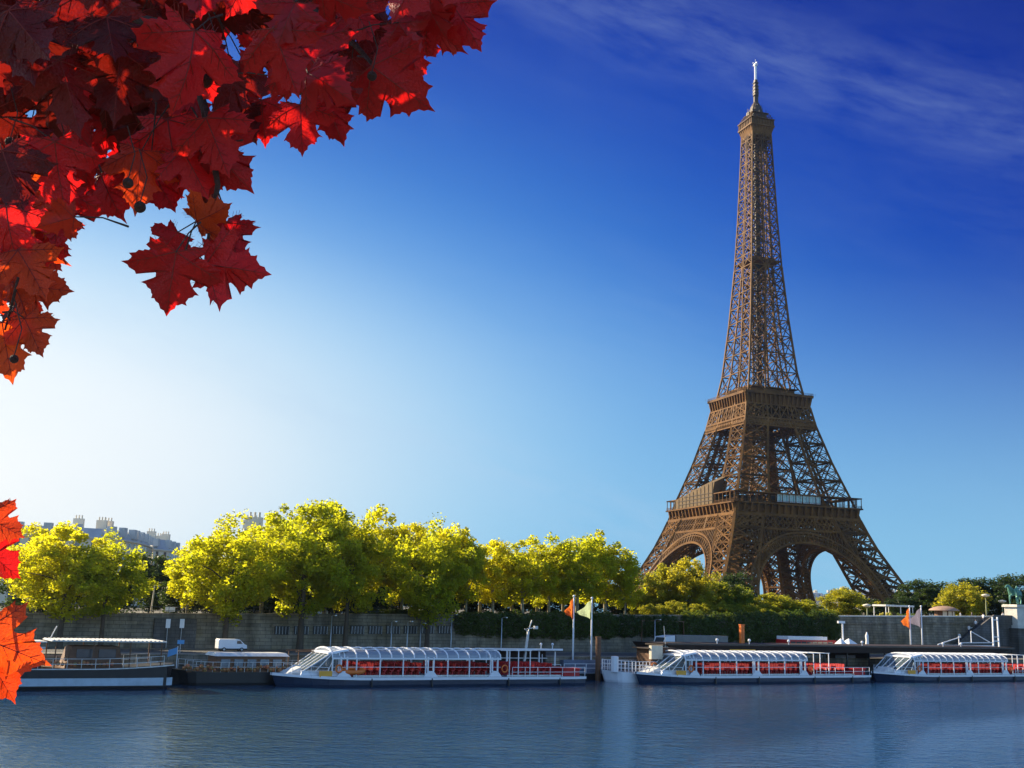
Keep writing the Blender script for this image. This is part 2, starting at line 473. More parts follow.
M['gravel'] = mat('sandy_ground', (0.095, 0.085, 0.055), 0.95, var=0.25, scale=0.2)
M['stone'] = stone_mat('quay_wall_stone', (0.30, 0.255, 0.185), (0.21, 0.18, 0.135), (0.09, 0.08, 0.065), 1.3, 0.42, 0.5)
M['stone_dark'] = stone_mat('dark_stair_stone', (0.13, 0.12, 0.115), (0.10, 0.095, 0.09), (0.05, 0.05, 0.05), 1.1, 0.4, 0.4)
M['facade'] = mat('limestone_facade', (0.70, 0.62, 0.47), 0.85, var=0.12, scale=0.15)
M['zinc'] = mat('zinc_roof', (0.50, 0.50, 0.48), 0.5, 0.2, var=0.15, scale=0.4)  # pale wash of haze over the roofs is put into this colour
M['gold'] = mat('gilt_flower_mix', (0.5, 0.1, 0.05), 0.7, var=0.5, scale=3, dark=(0.06, 0.16, 0.03))
M['rope'] = mat('rope', (0.3, 0.26, 0.2), 0.9)

def glass_mat(name, col, alpha_fac=0.6, rough=0.08, gloss=0.35):
    m = bpy.data.materials.new(name); m.use_nodes = True
    t = m.node_tree; b = t.nodes['Principled BSDF']
    b.inputs['Base Color'].default_value = (*col, 1); b.inputs['Roughness'].default_value = rough
    tr = t.nodes.new('ShaderNodeBsdfTransparent'); tr.inputs[0].default_value = (0.85, 0.9, 0.92, 1)
    ms = t.nodes.new('ShaderNodeMixShader'); ms.inputs[0].default_value = alpha_fac
    t.links.new(b.outputs[0], ms.inputs[1]); t.links.new(tr.outputs[0], ms.inputs[2])
    t.links.new(ms.outputs[0], t.nodes['Material Output'].inputs[0])
    return m
M['canopy'] = glass_mat('clear_canopy_panel', (0.42, 0.47, 0.52), 0.45, 0.15)
M['glass'] = glass_mat('window_glass', (0.10, 0.14, 0.15), 0.35, 0.05)
M['teal'] = mat('teal_glazing', (0.16, 0.34, 0.33), 0.12, 0.0, var=0.2, scale=0.8, spec=0.9)
M['pane'] = mat('dark_window_pane', (0.05, 0.06, 0.07), 0.1, 0.0, spec=0.9)
M['greyglass'] = mat('grey_window_glass', (0.14, 0.19, 0.23), 0.15, 0.0, var=0.2, scale=1, spec=0.9)

def water_mat():
    m = bpy.data.materials.new('river_water'); m.use_nodes = True
    t = m.node_tree; b = t.nodes['Principled BSDF']
    b.inputs['Base Color'].default_value = (0.010, 0.045, 0.095, 1)
    b.inputs['Roughness'].default_value = 0.02
    b.inputs['IOR'].default_value = 1.42
    b.inputs['Specular IOR Level'].default_value = 0.6
    tc = t.nodes.new('ShaderNodeTexCoord')
    hs = []
    for sc, st, det, amp, rot in ((0.22, (1, 1.6, 1), 3, 0.12, 20), (0.75, (1, 1.4, 1), 5, 0.21, -12), (2.4, (1, 1.3, 1), 4, 0.075, 40), (9.0, (1, 1.2, 1), 3, 0.010, 10)):
        mp = t.nodes.new('ShaderNodeMapping'); mp.inputs['Scale'].default_value = st; mp.inputs['Rotation'].default_value = (0, 0, R(rot))
        t.links.new(tc.outputs['Object'], mp.inputs[0])
        nz = t.nodes.new('ShaderNodeTexNoise'); nz.inputs['Scale'].default_value = sc; nz.inputs['Detail'].default_value = det
        nz.inputs['Distortion'].default_value = 0.4
        t.links.new(mp.outputs[0], nz.inputs['Vector'])
        ml = t.nodes.new('ShaderNodeMath'); ml.operation = 'MULTIPLY'; ml.inputs[1].default_value = amp
        t.links.new(nz.outputs[0], ml.inputs[0]); hs.append(ml)
    # calmer and rougher patches
    pz = t.nodes.new('ShaderNodeTexNoise'); pz.inputs['Scale'].default_value = 0.03; pz.inputs['Detail'].default_value = 2
    t.links.new(tc.outputs['Object'], pz.inputs['Vector'])
    pm = t.nodes.new('ShaderNodeMapRange'); pm.inputs[1].default_value = 0.35; pm.inputs[2].default_value = 0.65; pm.inputs[3].default_value = 0.55; pm.inputs[4].default_value = 1.1
    t.links.new(pz.outputs[0], pm.inputs[0])
    s1 = t.nodes.new('ShaderNodeMath'); s1.operation = 'ADD'; t.links.new(hs[0].outputs[0], s1.inputs[0]); t.links.new(hs[1].outputs[0], s1.inputs[1])
    s2 = t.nodes.new('ShaderNodeMath'); s2.operation = 'ADD'; t.links.new(s1.outputs[0], s2.inputs[0]); t.links.new(hs[2].outputs[0], s2.inputs[1])
    s2b = t.nodes.new('ShaderNodeMath'); s2b.operation = 'ADD'; t.links.new(s2.outputs[0], s2b.inputs[0]); t.links.new(hs[3].outputs[0], s2b.inputs[1]); s2 = s2b
    s3 = t.nodes.new('ShaderNodeMath'); s3.operation = 'MULTIPLY'; t.links.new(s2.outputs[0], s3.inputs[0]); t.links.new(pm.outputs[0], s3.inputs[1])
    bp = t.nodes.new('ShaderNodeBump'); bp.inputs['Strength'].default_value = 1.0; bp.inputs['Distance'].default_value = 1.0
    t.links.new(s3.outputs[0], bp.inputs['Height']); t.links.new(bp.outputs[0], b.inputs['Normal'])
    return m
M['water'] = water_mat()
M['fol_y'] = leaf_mat('plane_tree_foliage', (0.11, 0.14, 0.008), (0.20, 0.19, 0.008), (0.62, 0.66, 0.02), (0.95, 0.88, 0.02), 0.62)
M['fol_g'] = leaf_mat('green_foliage', (0.05, 0.085, 0.012), (0.11, 0.125, 0.014), (0.25, 0.32, 0.03), (0.50, 0.48, 0.03), 0.5)
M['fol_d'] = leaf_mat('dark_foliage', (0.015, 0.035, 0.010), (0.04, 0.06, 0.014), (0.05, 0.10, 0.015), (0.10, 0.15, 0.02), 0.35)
M['fol_h'] = leaf_mat('hedge_foliage', (0.025, 0.05, 0.010), (0.055, 0.085, 0.012), (0.08, 0.13, 0.012), (0.16, 0.20, 0.02), 0.4)
M['fol_b'] = leaf_mat('bright_shrub_foliage', (0.09, 0.13, 0.012), (0.17, 0.17, 0.012), (0.36, 0.42, 0.03), (0.72, 0.62, 0.03), 0.5)
# ================================================================ THE SETTING
def quadgrid(name, s0, s1, t0, t1, ns, ntt, zf, m):
    vs, fs = [], []
    for j in range(ntt + 1):
        for i in range(ns + 1):
            s = s0 + (s1 - s0) * i / ns; t = t0 + (t1 - t0) * j / ntt
            vs.append(tuple(W(s, t, zf(s, t))))
    for j in range(ntt):
        for i in range(ns):
            a = j * (ns + 1) + i
            fs.append((a, a + 1, a + ns + 2, a + ns + 1))
    me = bpy.data.meshes.new(name); me.from_pydata(vs, [], fs); me.materials.append(m)
    return link(name, me)

mb = MB(); mb.quad((-3000, -2500, 0), (3500, -2500, 0), (3500, 3000, 0), (-3000, 3000, 0))
mb.v = [tuple(W(x, y, -0.0)) for x, y, z in [(-2500, -2000, 0), (3000, -2000, 0), (3000, T0 + 1, 0), (-2500, T0 + 1, 0)]]
tag(mb.build('water', M['water']), kind='structure')

# near bank under the camera and the maple tree
mb = MB()
mb.hexa([(-120, -60, -0.5), (120, -60, -0.5), (120, 4.0, -0.5), (-120, 4.0, -0.5), (-120, -60, 6.6), (120, -60, 6.6), (120, 4.0, 6.6), (-120, 4.0, 6.6)])
tag(mb.build('near_bank', M['cobble']), kind='structure')

# lower quay: paving with a stone edge
mb = MB()
a, b_ = -400, 600
P = [W(a, T0, -1), W(b_, T0, -1), W(b_, T1 + 1, -1), W(a, T1 + 1, -1), W(a, T0, QZ), W(b_, T0, QZ), W(b_, T1 + 1, QZ), W(a, T1 + 1, QZ)]
mb.hexa(P)
tag(mb.build('lower_quay', M['cobble']), kind='structure')
def strip(name, s0, s1, t0, t1, z0, z1, m, step=None):
    """a bar along the bank, in its own local frame so that its stone coursing follows it"""
    r = MB()
    n = max(1, int((s1 - s0) / (step or (s1 - s0))))
    for i in range(n):
        x0 = s0 + (s1 - s0) * i / n; x1 = s0 + (s1 - s0) * (i + 1) / n
        zf = lambda x, z: z(x) if callable(z) else z
        r.hexa([(x0, t0, zf(x0, z0)), (x1, t0, zf(x1, z0)), (x1, t1, zf(x1, z0)), (x0, t1, zf(x0, z0)),
                (x0, t0, zf(x0, z1)), (x1, t0, zf(x1, z1)), (x1, t1, zf(x1, z1)), (x0, t1, zf(x0, z1))])
    o = r.build(name, m)
    o.location = Q0; o.rotation_euler = (0, 0, QA)
    return o
tag(strip('quay_kerb', a, b_, T0 - 0.25, T0 + 0.45, QZ - 0.9, QZ + 0.06, M['stone']), kind='structure')
tag(strip('quay_road', a, b_, T0 + 4.5, T1 - 3.5, QZ - 0.2, QZ + 0.012, M['asphalt']), kind='structure')

# upper ground
def zu(s, t): return gz(s, t) - 0.0
gnd = quadgrid('upper_ground', -400, 600, T1 + 0.6, 420, 50, 20, zu, M['gravel']); tag(gnd, kind='structure')
quadg = quadgrid('far_ground', -2500, 3500, 419, 3600, 6, 4, lambda s, t: 5.9, M['gravel']); tag(quadg, kind='structure')
avr = quadgrid('avenue_road', -400, 600, T1 + 8.5, T1 + 17.5, 60, 1, lambda s, t: gz(s, t) + 0.03, M['asphalt']); tag(avr, kind='structure')
avk = MB()
for tt in (T1 + 8.2, T1 + 17.5):
    for i in range(60):
        s0 = -400 + i * 1000 / 60; s1 = s0 + 1000 / 60
        avk.hexa([W(s0, tt, gz(s0) - .2), W(s1, tt, gz(s1) - .2), W(s1, tt + .3, gz(s1) - .2), W(s0, tt + .3, gz(s0) - .2),
                  W(s0, tt, gz(s0) + .14), W(s1, tt, gz(s1) + .14), W(s1, tt + .3, gz(s1) + .14), W(s0, tt + .3, gz(s0) + .14)])
tag(avk.build('avenue_kerb', M['pedestal']), kind='structure')

# the high embankment wall, in three lengths that look different
def wtop(s): return gz(s) + 0.85
def parapet_wall(s0, s1, label):
    root = empty('embankment_wall', W(s0, T1, QZ), QA, label, 'wall')
    r = MB(); n = max(1, int((s1 - s0) / 4))
    c = MB(); cc = MB()
    for i in range(n):
        x0 = (s1 - s0) * i / n; x1 = (s1 - s0) * (i + 1) / n
        h0 = wtop(s0 + x0) - QZ; h1 = wtop(s0 + x1) - QZ
        r.hexa([(x0, -0.45, -0.3), (x1, -0.45, -0.3), (x1, 0.6, -0.3), (x0, 0.6, -0.3), (x0, 0, h0), (x1, 0, h1), (x1, 0.6, h1), (x0, 0.6, h0)])
        c.hexa([(x0, -0.12, h0), (x1, -0.12, h1), (x1, 0.72, h1), (x0, 0.72, h0), (x0, -0.12, h0 + .22), (x1, -0.12, h1 + .22), (x1, 0.72, h1 + .22), (x0, 0.72, h0 + .22)])
        cc.hexa([(x0, -0.22, h0 - 1.15), (x1, -0.22, h1 - 1.15), (x1, 0.1, h1 - 1.15), (x0, 0.1, h0 - 1.15), (x0, -0.22, h0 - .9), (x1, -0.22, h1 - .9), (x1, 0.1, h1 - .9), (x0, 0.1, h0 - .9)])
    r.build('masonry', M['stone'], root)
    c.build('coping', M['pedestal'] if s0 > 50 else M['stone'], root)
    cc.build('string_course', M['stone'], root)
    return root
wl = parapet_wall(-130, su(272, T1), 'bare weathered stone embankment wall behind the dark barge and the parked van')
wm = parapet_wall(su(272, T1) + .02, su(455, T1), 'stone embankment wall with a row of dark rectangular openings behind the left tour boat')
wh = parapet_wall(su(455, T1) + .02, su(838, T1), 'stone embankment wall with green bushes hanging over most of it, between the two tour boats')
wr = parapet_wall(su(838, T1) + .02, 420, 'tall blue-grey stone embankment wall below the kiosk, right of the hedge')
# dark openings in the middle wall
sA = su(272, T1); sB = su(452, T1)
nO = 10
for i in range(nO):
    x = (sB - sA) * (i + 0.5) / nO
    h = wtop(sA + x) - QZ
    o = MB(); w = 0.92
    f = MB()
    f.box(x - w, x + w, -0.30, 0.05, h - 2.25, h - 1.25)
    fr = f.build('opening', M['blackp'], wm)
    g = MB()
    for k in range(5):
        g.box(x - w + .15 + k * .4, x - w + .19 + k * .4, -0.36, -0.31, h - 2.2, h - 1.3)
    g.build('grille', M['steel'], fr)

# iron railing on the left parapet
rl = empty('iron_railing', W(-62, T1 + .3, 0), QA, 'thin dark iron railing on top of the stone wall at the left', 'railing')
mr_ = MB(); mp_ = MB()
for i in range(60):
    x = i * 1.0; s = -62 + x; h = wtop(s) + .22
    mp_.beam((x, 0, h), (x, 0, h + .75), .05)
    for dz in (.3, .72):
        mr_.beam((x, 0, h + dz), (x + 1, 0, wtop(s + 1) + .22 + dz), .045)
b0 = len(mr_.v); mr_.v += mp_.v; mr_.f += [tuple(i + b0 for i in f) for f in mp_.f]; mr_.mi += mp_.mi
mr_.build('bars', M['blackp'], rl)

# ================================================================ THE TOWER
TX, TY, TTH, TZ = 130.3, 591.65, 0.325, 6.2
PO = [(0, 58.8), (12, 52.4), (25, 45.8), (38, 39.5), (50, 35.2), (55.5, 33.6), (61, 32.0), (78, 26.2), (98, 20.6), (108, 18.6), (114.5, 16.4), (118, 14.9), (155, 11.3), (184, 9.1), (213, 7.6), (243, 6.4), (262, 5.7), (270, 5.5)]
PI_ = [(0, 38), (12, 33.8), (25, 29), (38, 24), (50, 19.5), (61, 14.6), (98, 7.6), (114.5, 6.4), (118, 5.4), (155, 2.6), (184, 0.6), (300, 0.6)]
def interp(tab, z):
    for (a0, b0), (a1, b1) in zip(tab, tab[1:]):
        if z <= a1:
            return b0 + (b1 - b0) * (z - a0) / (a1 - a0)
    return tab[-1][1]
oo = lambda z: interp(PO, z)
ii = lambda z: interp(PI_, z)
tower = empty('iron_tower', (TX, TY, TZ), TTH, 'tall brown iron lattice tower with four arched legs and white mast on top', 'tower')

def lattice_panel(mb, p00, p10, p01, p11, xw, fine=0, hw=None):
    """X brace between four corners (bottom left, bottom right, top left, top right), plus finer lattice"""
    p00, p10, p01, p11 = map(Vector, (p00, p10, p01, p11))
    mb.beam(p00, p11, xw, xw * .7); mb.beam(p10, p01, xw, xw * .7)
    if hw: mb.beam(p00, p10, hw, hw); 
    if fine:
        for k in range(1, fine):
            q = k / fine
            a = p00.lerp(p10, q); b = p01.lerp(p11, q)
            mb.beam(a, b, xw * .38)
        # rhombus through the mid points
        ml = p00.lerp(p01, .5); mr = p10.lerp(p11, .5); mbm = p00.lerp(p10, .5); mt = p01.lerp(p11, .5)
        for a, b in ((ml, mbm), (mbm, mr), (mr, mt), (mt, ml)): mb.beam(a, b, xw * .5)
        mb.beam(ml, mr, xw * .55)

# ---- four piers, foot to the second platform
def pier(sx, sy):
    fr = MB(); br = MB()
    zs = [1.5, 9, 18, 27, 36, 43.5, 50, 55.5]
    zs2 = [61, 70, 79.5, 89, 98, 103, 108, 114.5]
    def corners(z):
        o, i = oo(z), ii(z)
        return [Vector((sx * a, sy * b, z)) for a, b in ((o, o), (i, o), (i, i), (o, i))]
    allz = zs + zs2
    for z0, z1 in zip(allz, allz[1:]):
        c0, c1 = corners(z0), corners(z1)
        w = 1.35 if z0 < 50 else (1.05 if z0 < 98 else .8)
        for k in range(4):
            fr.beam(c0[k], c1[k], w, w)
        if z0 == 55.5: continue
        for k in range(4):
            a, b = k, (k + 1) % 4
            xw = .75 if z0 < 50 else .55
            lattice_panel(br, c0[a], c0[b], c1[a], c1[b], xw, 2 if z0 < 95 else 0)
            fr.beam(c0[a], c0[b], w * .75, w * .75); fr.beam(c1[a], c1[b], w * .75, w * .75)
            # double web on the outer faces
            if z0 < 95:
                off = (c0[a] + c0[b]) / 2; cc = sum(c0, Vector()) / 4; inn = (cc - off).normalized() * 2.2
                br.beam(c0[a] + inn, c1[b] + inn, .4); br.beam(c0[b] + inn, c1[a] + inn, .4)
        if z0 < 98:
            br.beam(c0[0], c0[2], .35); br.beam(c0[1], c0[3], .35)
    f = fr.build('pier', M['iron'], tower)
    br.build('lattice', M['iron'], f)
    # inclined lift track inside the pier
    for za, zb in ((2, 56), (61, 112)):
        lift = MB()
        n = 6
        for k in range(n):
            a = za + (zb - za) * k / n; b = za + (zb - za) * (k + 1) / n
            ca = sum(corners(a), Vector()) / 4; cb = sum(corners(b), Vector()) / 4
            wd_ = 4.6 if za < 10 else 3.4
            for sdx in (-wd_ / 2, wd_ / 2):
                o_ = Vector((sdx * sx, -sdx * sy, 0)) * .7
                lift.beam(ca + o_, cb + o_, .8, .8)
            lift.beam(ca, cb, wd_ * .75, .5)
        lift.build('lift_track', M['iron'], f)
for sx, sy in ((-1, -1), (1, -1), (-1, 1), (1, 1)):
    pier(sx, sy)
    pb = MB()
    cx, cy = sx * (oo(0) + ii(0)) / 2, sy * (oo(0) + ii(0)) / 2
    h = (oo(0) - ii(0)) / 2 + 2.2
    for dx in (-1, 1):
        for dy in (-1, 1):
            x, y = cx + dx * (h - 2.6), cy + dy * (h - 2.6)
            pb.hexa([(x - 3.4, y - 3.4, -1), (x + 3.4, y - 3.4, -1), (x + 3.4, y + 3.4, -1), (x - 3.4, y + 3.4, -1), (x - 2, y - 2, 2.2), (x + 2, y - 2, 2.2), (x + 2, y + 2, 2.2), (x - 2, y + 2, 2.2)])
    pb.box(cx - h, cx + h, cy - h, cy + h, -1, 0.6)
    pb.build('foot_masonry', M['pedestal'], tower)

# ---- things made four times, on each face: face-local (u across, z up, d inwards)
def face_xf(k):
    return Matrix.Rotation(k * PI / 2, 4, 'Z')
def fp(u, z, d=0.0, half=None):
    return Vector((u, -(half if half is not None else oo(z)) + d, z))

def arch_mesh():
    mb = MB()
    zc, ai, bi, ao, bo = 5.0, 34.3, 32.4, 38.2, 37.2
    n = 44
    def pt(rx, rz, q, d):
        a = PI * q / n
        z = zc + rz * math.sin(a)
        return fp(-rx * math.cos(a), z, d)
    for d in (-0.4, 4.6):
        for q in range(2, n - 2):
            mb.beam(pt(ai, bi, q, d), pt(ai, bi, q + 1, d), 1.0, .9, up=(0, 1, 0))
            mb.beam(pt(ao, bo, q, d), pt(ao, bo, q + 1, d), 1.0, .9, up=(0, 1, 0))
            a, b = pt(ai, bi, q, d), pt(ao, bo, q, d)
            mb.beam(a, b, .5, .5)
            a2, b2 = pt(ai, bi, q + 1, d), pt(ao, bo, q + 1, d)
            mb.beam(a, b2, .28); mb.beam(b, a2, .28)
            # rounded fill between rims
            m1 = a.lerp(b, .72); m2 = a2.lerp(b2, .72)
            mb.beam(m1, m2, .45)
    for q in range(2, n - 1):
        for rx, rz in ((ai, bi), (ao, bo)):
            mb.beam(pt(rx, rz, q, -.4), pt(rx, rz, q, 4.6), .4)
            if q < n - 2:
                mb.beam(pt(rx, rz, q, -.4), pt(rx, rz, q + 1, 4.6), .28)
                mb.beam(pt(rx, rz, q + 1, -.4), pt(rx, rz, q, 4.6), .28)
    # spandrels: small bars with rounded heads up to the truss
    for k in range(-17, 18):
        u = k * 1.75
        if abs(u) > 30: continue
        s = 1 - (u / ao) ** 2
        z0 = zc + bo * math.sqrt(max(0, s)); z1 = 43.4
        if z1 - z0 < .5 or abs(u) > ii(z0) + 1.5: continue
        mb.beam(fp(u, z0), fp(u, z1), .38)
        mb.beam(fp(u, z0, 4), fp(u, z1, 4), .38)
        # arch heads
        if abs(u) > 4:
            for q in range(3):
                a0 = PI * q / 3; a1 = PI * (q + 1) / 3
                mb.beam(fp(u + .87 - .87 * math.cos(a0), z1 - 1.0 + .8 * math.sin(a0)), fp(u + .87 - .87 * math.cos(a1), z1 - 1.0 + .8 * math.sin(a1)), .3)
        if k % 2 == 0 and z1 - z0 > 3:
            mb.beam(fp(u, z0 + .4), fp(u + (1.75 if u < 0 else -1.75) * -1, z1 - 1), .25)
    return mb

def first_belt():
    """truss between piers and over them, moulding, consoles"""
    mb = MB()
    def row(z0, z1, n, w, half0, half1, d=0):
        for k in range(n):
            u0, u1 = -1 + 2 * k / n, -1 + 2 * (k + 1) / n
            a = fp(u0 * half0, z0, d); b = fp(u1 * half0, z0, d); c = fp(u0 * half1, z1, d); e = fp(u1 * half1, z1, d)
            mb.beam(a, e, w); mb.beam(b, c, w)
            if k % 4 == 0: mb.beam(a, c, w * 1.3)
    row(43.7, 46.9, 26, .5, oo(43.7), oo(46.9)); row(46.9, 50.1, 26, .5, oo(46.9), oo(50.1))
    row(43.7, 50.1, 13, .4, oo(43.7) - 3, oo(50) - 3, 5)
    for z, w in ((43.5, 1.0), (46.9, .35), (50.2, .9)):
        h = oo(z) + .1
        mb.beam(fp(-h, z), fp(h, z), w, w)
        mb.beam(fp(-h, z, 5), fp(h, z, 5), w * .8, w * .8)
    return mb
def first_frieze():
    mb = MB()
    # recessed wall behind the consoles
    mb.hexa([(-33.6, -33.9, 50.4), (33.6, -33.9, 50.4), (33.6, -33.0, 50.4), (-33.6, -33.0, 50.4), (-34, -34.2, 55.6), (34, -34.2, 55.6), (34, -33.2, 55.6), (-34, -33.2, 55.6)])
    n = 19
    for k in range(n):
        u = -33.6 + 67.2 * k / (n - 1)
        w = .45
        mb.hexa([(u - w, -35.0, 50.9), (u + w, -35.0, 50.9), (u + w, -33.9, 50.9), (u - w, -33.9, 50.9), (u - w, -36.0, 55.3), (u + w, -36.0, 55.3), (u + w, -33.9, 55.3), (u - w, -33.9, 55.3)])
    mb.box(-35.4, 35.4, -35.5, -33.6, 50.35, 50.95)
    mb.box(-36.3, 36.3, -36.3, -33.5, 55.3, 56.0)
    return mb
def first_gallery():
    mb = MB()
    mb.box(-36, 36, -36, -30, 60.6, 61.1)
    for k in range(20):
        u = -35.6 + 71.2 * k / 19
        mb.beam((u, -35.7, 56), (u, -35.7, 60.7), .28)
        mb.beam((u, -31.2, 56), (u, -31.2, 60.7), .28)
    for z in (56.5, 57.2):
        mb.beam((-35.9, -35.9, z), (35.9, -35.9, z), .12)
    for k in range(72):
        u = -35.8 + 71.6 * k / 71
        mb.beam((u, -35.9, 56), (u, -35.9, 57.2), .07)
    return mb
archm = arch_mesh().mesh('arch', M['iron'])
beltm = first_belt().mesh('platform_truss', M['iron'])
friezem = first_frieze().mesh('console_frieze', M['iron'])
gallm = first_gallery().mesh('gallery', M['iron'])
for k in range(4):
    for nm, me in (('arch', archm), ('platform_truss', beltm), ('console_frieze', friezem), ('gallery', gallm)):
        o = link(nm, me, tower); o.matrix_local = face_xf(k)
mb = MB()   # deck of the first platform, a ring with an open centre
for k in range(4):
    m_ = MB(); m_.box(-34.2, 34.2 - 20, -34.2, -14.2, 54.6, 55.6); m_.xf(face_xf(k))
    b0 = len(mb.v); mb.v += m_.v; mb.f += [tuple(i + b0 for i in f) for f in m_.f]; mb.mi += m_.mi
mb.build('first_deck', M['iron_dark'], tower)
# pavilions on the first platform
for k in range(4):
    m_ = MB(); m_.hexa([(-20, -29, 56), (20, -29, 56), (20, -19, 56), (-20, -19, 56), (-19, -28, 60.4), (19, -28, 60.4), (19, -19, 60.4), (-19, -19, 60.4)])
    o = m_.build('pavilion', M['iron_dark'], tower); o.matrix_local = face_xf(k)
m_ = MB(); fr_ = MB()
m_.box(-11.5, 12.5, -34.6, -34.2, 57.1, 60.4)
for k in range(13):
    fr_.box(-11.55 + 2 * k, -11.4 + 2 * k, -34.75, -34.6, 57.1, 60.4)
fr_.box(-11.6, 12.6, -34.8, -34.15, 60.4, 60.6); fr_.box(-11.6, 12.6, -34.8, -34.15, 56.9, 57.1)
g_ = m_.build('glazed_front', M['teal'], tower); fr_.build('frame', M['white'], g_)
# sheeted scaffold on the left face
m_ = MB()
prof = [(26, 56.1), (-15.5, 56.1), (-15.5, 62.5), (-17, 66.5), (-13, 67.0), (4, 64.5), (20, 61.3), (26, 60.2)]
n = len(prof)
outer = [Vector((-36.1, -y, z)) for y, z in prof]
outer = [Vector((-36.15, y, z)) for y, z in prof]
inner = [Vector((-29.5, y * .92, z + (3.0 if z > 60 else 0))) for y, z in prof]
m_.poly(outer); m_.poly(list(reversed(inner)))
for k in range(n):
    a, b = k, (k + 1) % n
    m_.quad(outer[b], outer[a], inner[a], inner[b])
sc_o = m_.build('scaffold_cover', M['cloth'], tower)
m_ = MB()
for y_ in range(-15, 26, 4):
    zt_ = 66.5 - (y_ + 15) * .155
    m_.beam((-36.3, y_, 56.1), (-36.3, y_, zt_), .22)
for z_ in (57.8, 59.6, 61.4): m_.beam((-36.32, -15.5, z_), (-36.32, 22 - max(0, z_ - 60) * 5, z_), .2)
m_.build('scaffold_tubes', M['iron_dark'], sc_o)

# ---- second platform
def second_belt():
    mb = MB()
    for z0, z1, n, w in ((100.8, 107.8, 8, .55),):
        for k in range(n):
            u0, u1 = -1 + 2 * k / n, -1 + 2 * (k + 1) / n
            a = fp(u0 * oo(z0), z0); b = fp(u1 * oo(z0), z0); c = fp(u0 * oo(z1), z1); e = fp(u1 * oo(z1), z1)
            mb.beam(a, e, w); mb.beam(b, c, w); mb.beam(a, c, w)
            mb.beam(a.lerp(b, .5), c.lerp(e, .5), w * .5)
    for z, w in ((96.6, .6), (100.6, .9), (107.9, .7)):
        h = oo(z); mb.beam(fp(-h, z), fp(h, z), w, w)
    # solid looking lattice girder under it
    for k in range(24):
        u0, u1 = -1 + 2 * k / 24, -1 + 2 * (k + 1) / 24
        a = fp(u0 * oo(96.6), 96.6); b = fp(u1 * oo(96.6), 96.6); c = fp(u0 * oo(100.6), 100.6); e = fp(u1 * oo(100.6), 100.6)
        mb.beam(a, e, .5); mb.beam(b, c, .5)
    mb.beam(fp(-oo(98.5), 98.5), fp(oo(98.5), 98.5), 1.6, .4, up=(0, 1, 0))
    # consoles
    mb.box(-17.8, 17.8, -18.3, -17.6, 108, 113.6)
    n = 15
    for k in range(n):
        u = -18 + 36 * k / (n - 1); w = .3
        mb.hexa([(u - w, -18.9, 108.2), (u + w, -18.9, 108.2), (u + w, -18.2, 108.2), (u - w, -18.2, 108.2), (u * 1.04 - w, -19.7, 113), (u * 1.04 + w, -19.7, 113), (u * 1.04 + w, -18.2, 113), (u * 1.04 - w, -18.2, 113)])
    mb.box(-19.9, 19.9, -19.9, -17.4, 113, 114.3)
    for z in (115.3, 114.8): mb.beam((-19.7, -19.7, z), (19.7, -19.7, z), .12)
    for k in range(42):
        u = -19.7 + 40.8 * k / 41; mb.beam((u, -19.7, 114.2), (u, -19.7, 115.3), .08)
    return mb
sb = second_belt().mesh('platform_belt', M['iron'])
for k in range(4):
    o = link('platform_belt', sb, tower); o.matrix_local = face_xf(k)
mb = MB(); mb.box(-18.4, 18.4, -18.4, 18.4, 113.1, 113.9); mb.box(-17, 17, -17, 17, 100.9, 101.5)
mb.build('second_deck', M['iron_dark'], tower)
mb = MB()
mb.box(-13, 13, -13, 13, 114, 117.6); mb.box(-14.5, 14.5, -14.5, 14.5, 117.6, 118.1)
mb.build('upper_kiosk', M['iron'], tower)

# ---- the shaft above
def shaft_face():
    mb = MB()
    z = 115.0; zs = [z]
    while z < 262:
        z += max(6.6, 0.72 * oo(z)); zs.append(min(z, 262))
    for z0, z1 in zip(zs, zs[1:]):
        o0, o1, i0, i1 = oo(z0), oo(z1), ii(z0), ii(z1)
        w = .85 if z0 < 184 else .65
        mb.beam(fp(-o0, z0), fp(-o1, z1), w, w)
        for sg in (-1, 1):
            a = fp(sg * o0, z0); b = fp(sg * i0, z0); c = fp(sg * o1, z1); e = fp(sg * i1, z1)
            mb.beam(b, e, w * .8)
            mb.beam(a, e, .38); mb.beam(b, c, .38)
            zm = (z0 + z1) / 2
            mb.beam(a.lerp(c, .5), b.lerp(e, .5), .26)
            # inner web planes of the four corner shafts
            if z0 < 184:
                mb.beam(fp(sg * i0, z0), fp(sg * i0, z0, o0 - i0), .35)
                mb.beam(fp(sg * i0, z0), fp(sg * i1, z1, o1 - i1), .35)
                mb.beam(fp(sg * i0, z0, o0 - i0), fp(sg * i1, z1), .35)
        mb.beam(fp(-o0, z0), fp(o0, z0), .5 if z0 < 184 else .45)
        if i0 > 1.5:
            mb.beam(fp(-i0, z0), fp(i1, z1), .22); mb.beam(fp(i0, z0), fp(-i1, z1), .22)
    return mb
sf = shaft_face().mesh('shaft_face', M['iron'])
for k in range(4):
    o = link('shaft_face', sf, tower); o.matrix_local = face_xf(k)
mb = MB()
zs = [118 + i * 6 for i in range(25)]
for z0 in zs[:-1]:
    c = min(2.2, oo(z0) * .34) 
    for sx in (-1, 1):
        for sy in (-1, 1):
            mb.beam((sx * c, sy * c, z0), (sx * c, sy * c, z0 + 6), .5)
    for k in range(4):
        Mx = face_xf(k)
        mb.beam(Mx @ Vector((-c, -c, z0)), Mx @ Vector((c, -c, z0 + 6)), .3); mb.beam(Mx @ Vector((c, -c, z0)), Mx @ Vector((-c, -c, z0 + 6)), .3)
        mb.beam(Mx @ Vector((-c, -c, z0)), Mx @ Vector((c, -c, z0)), .35)
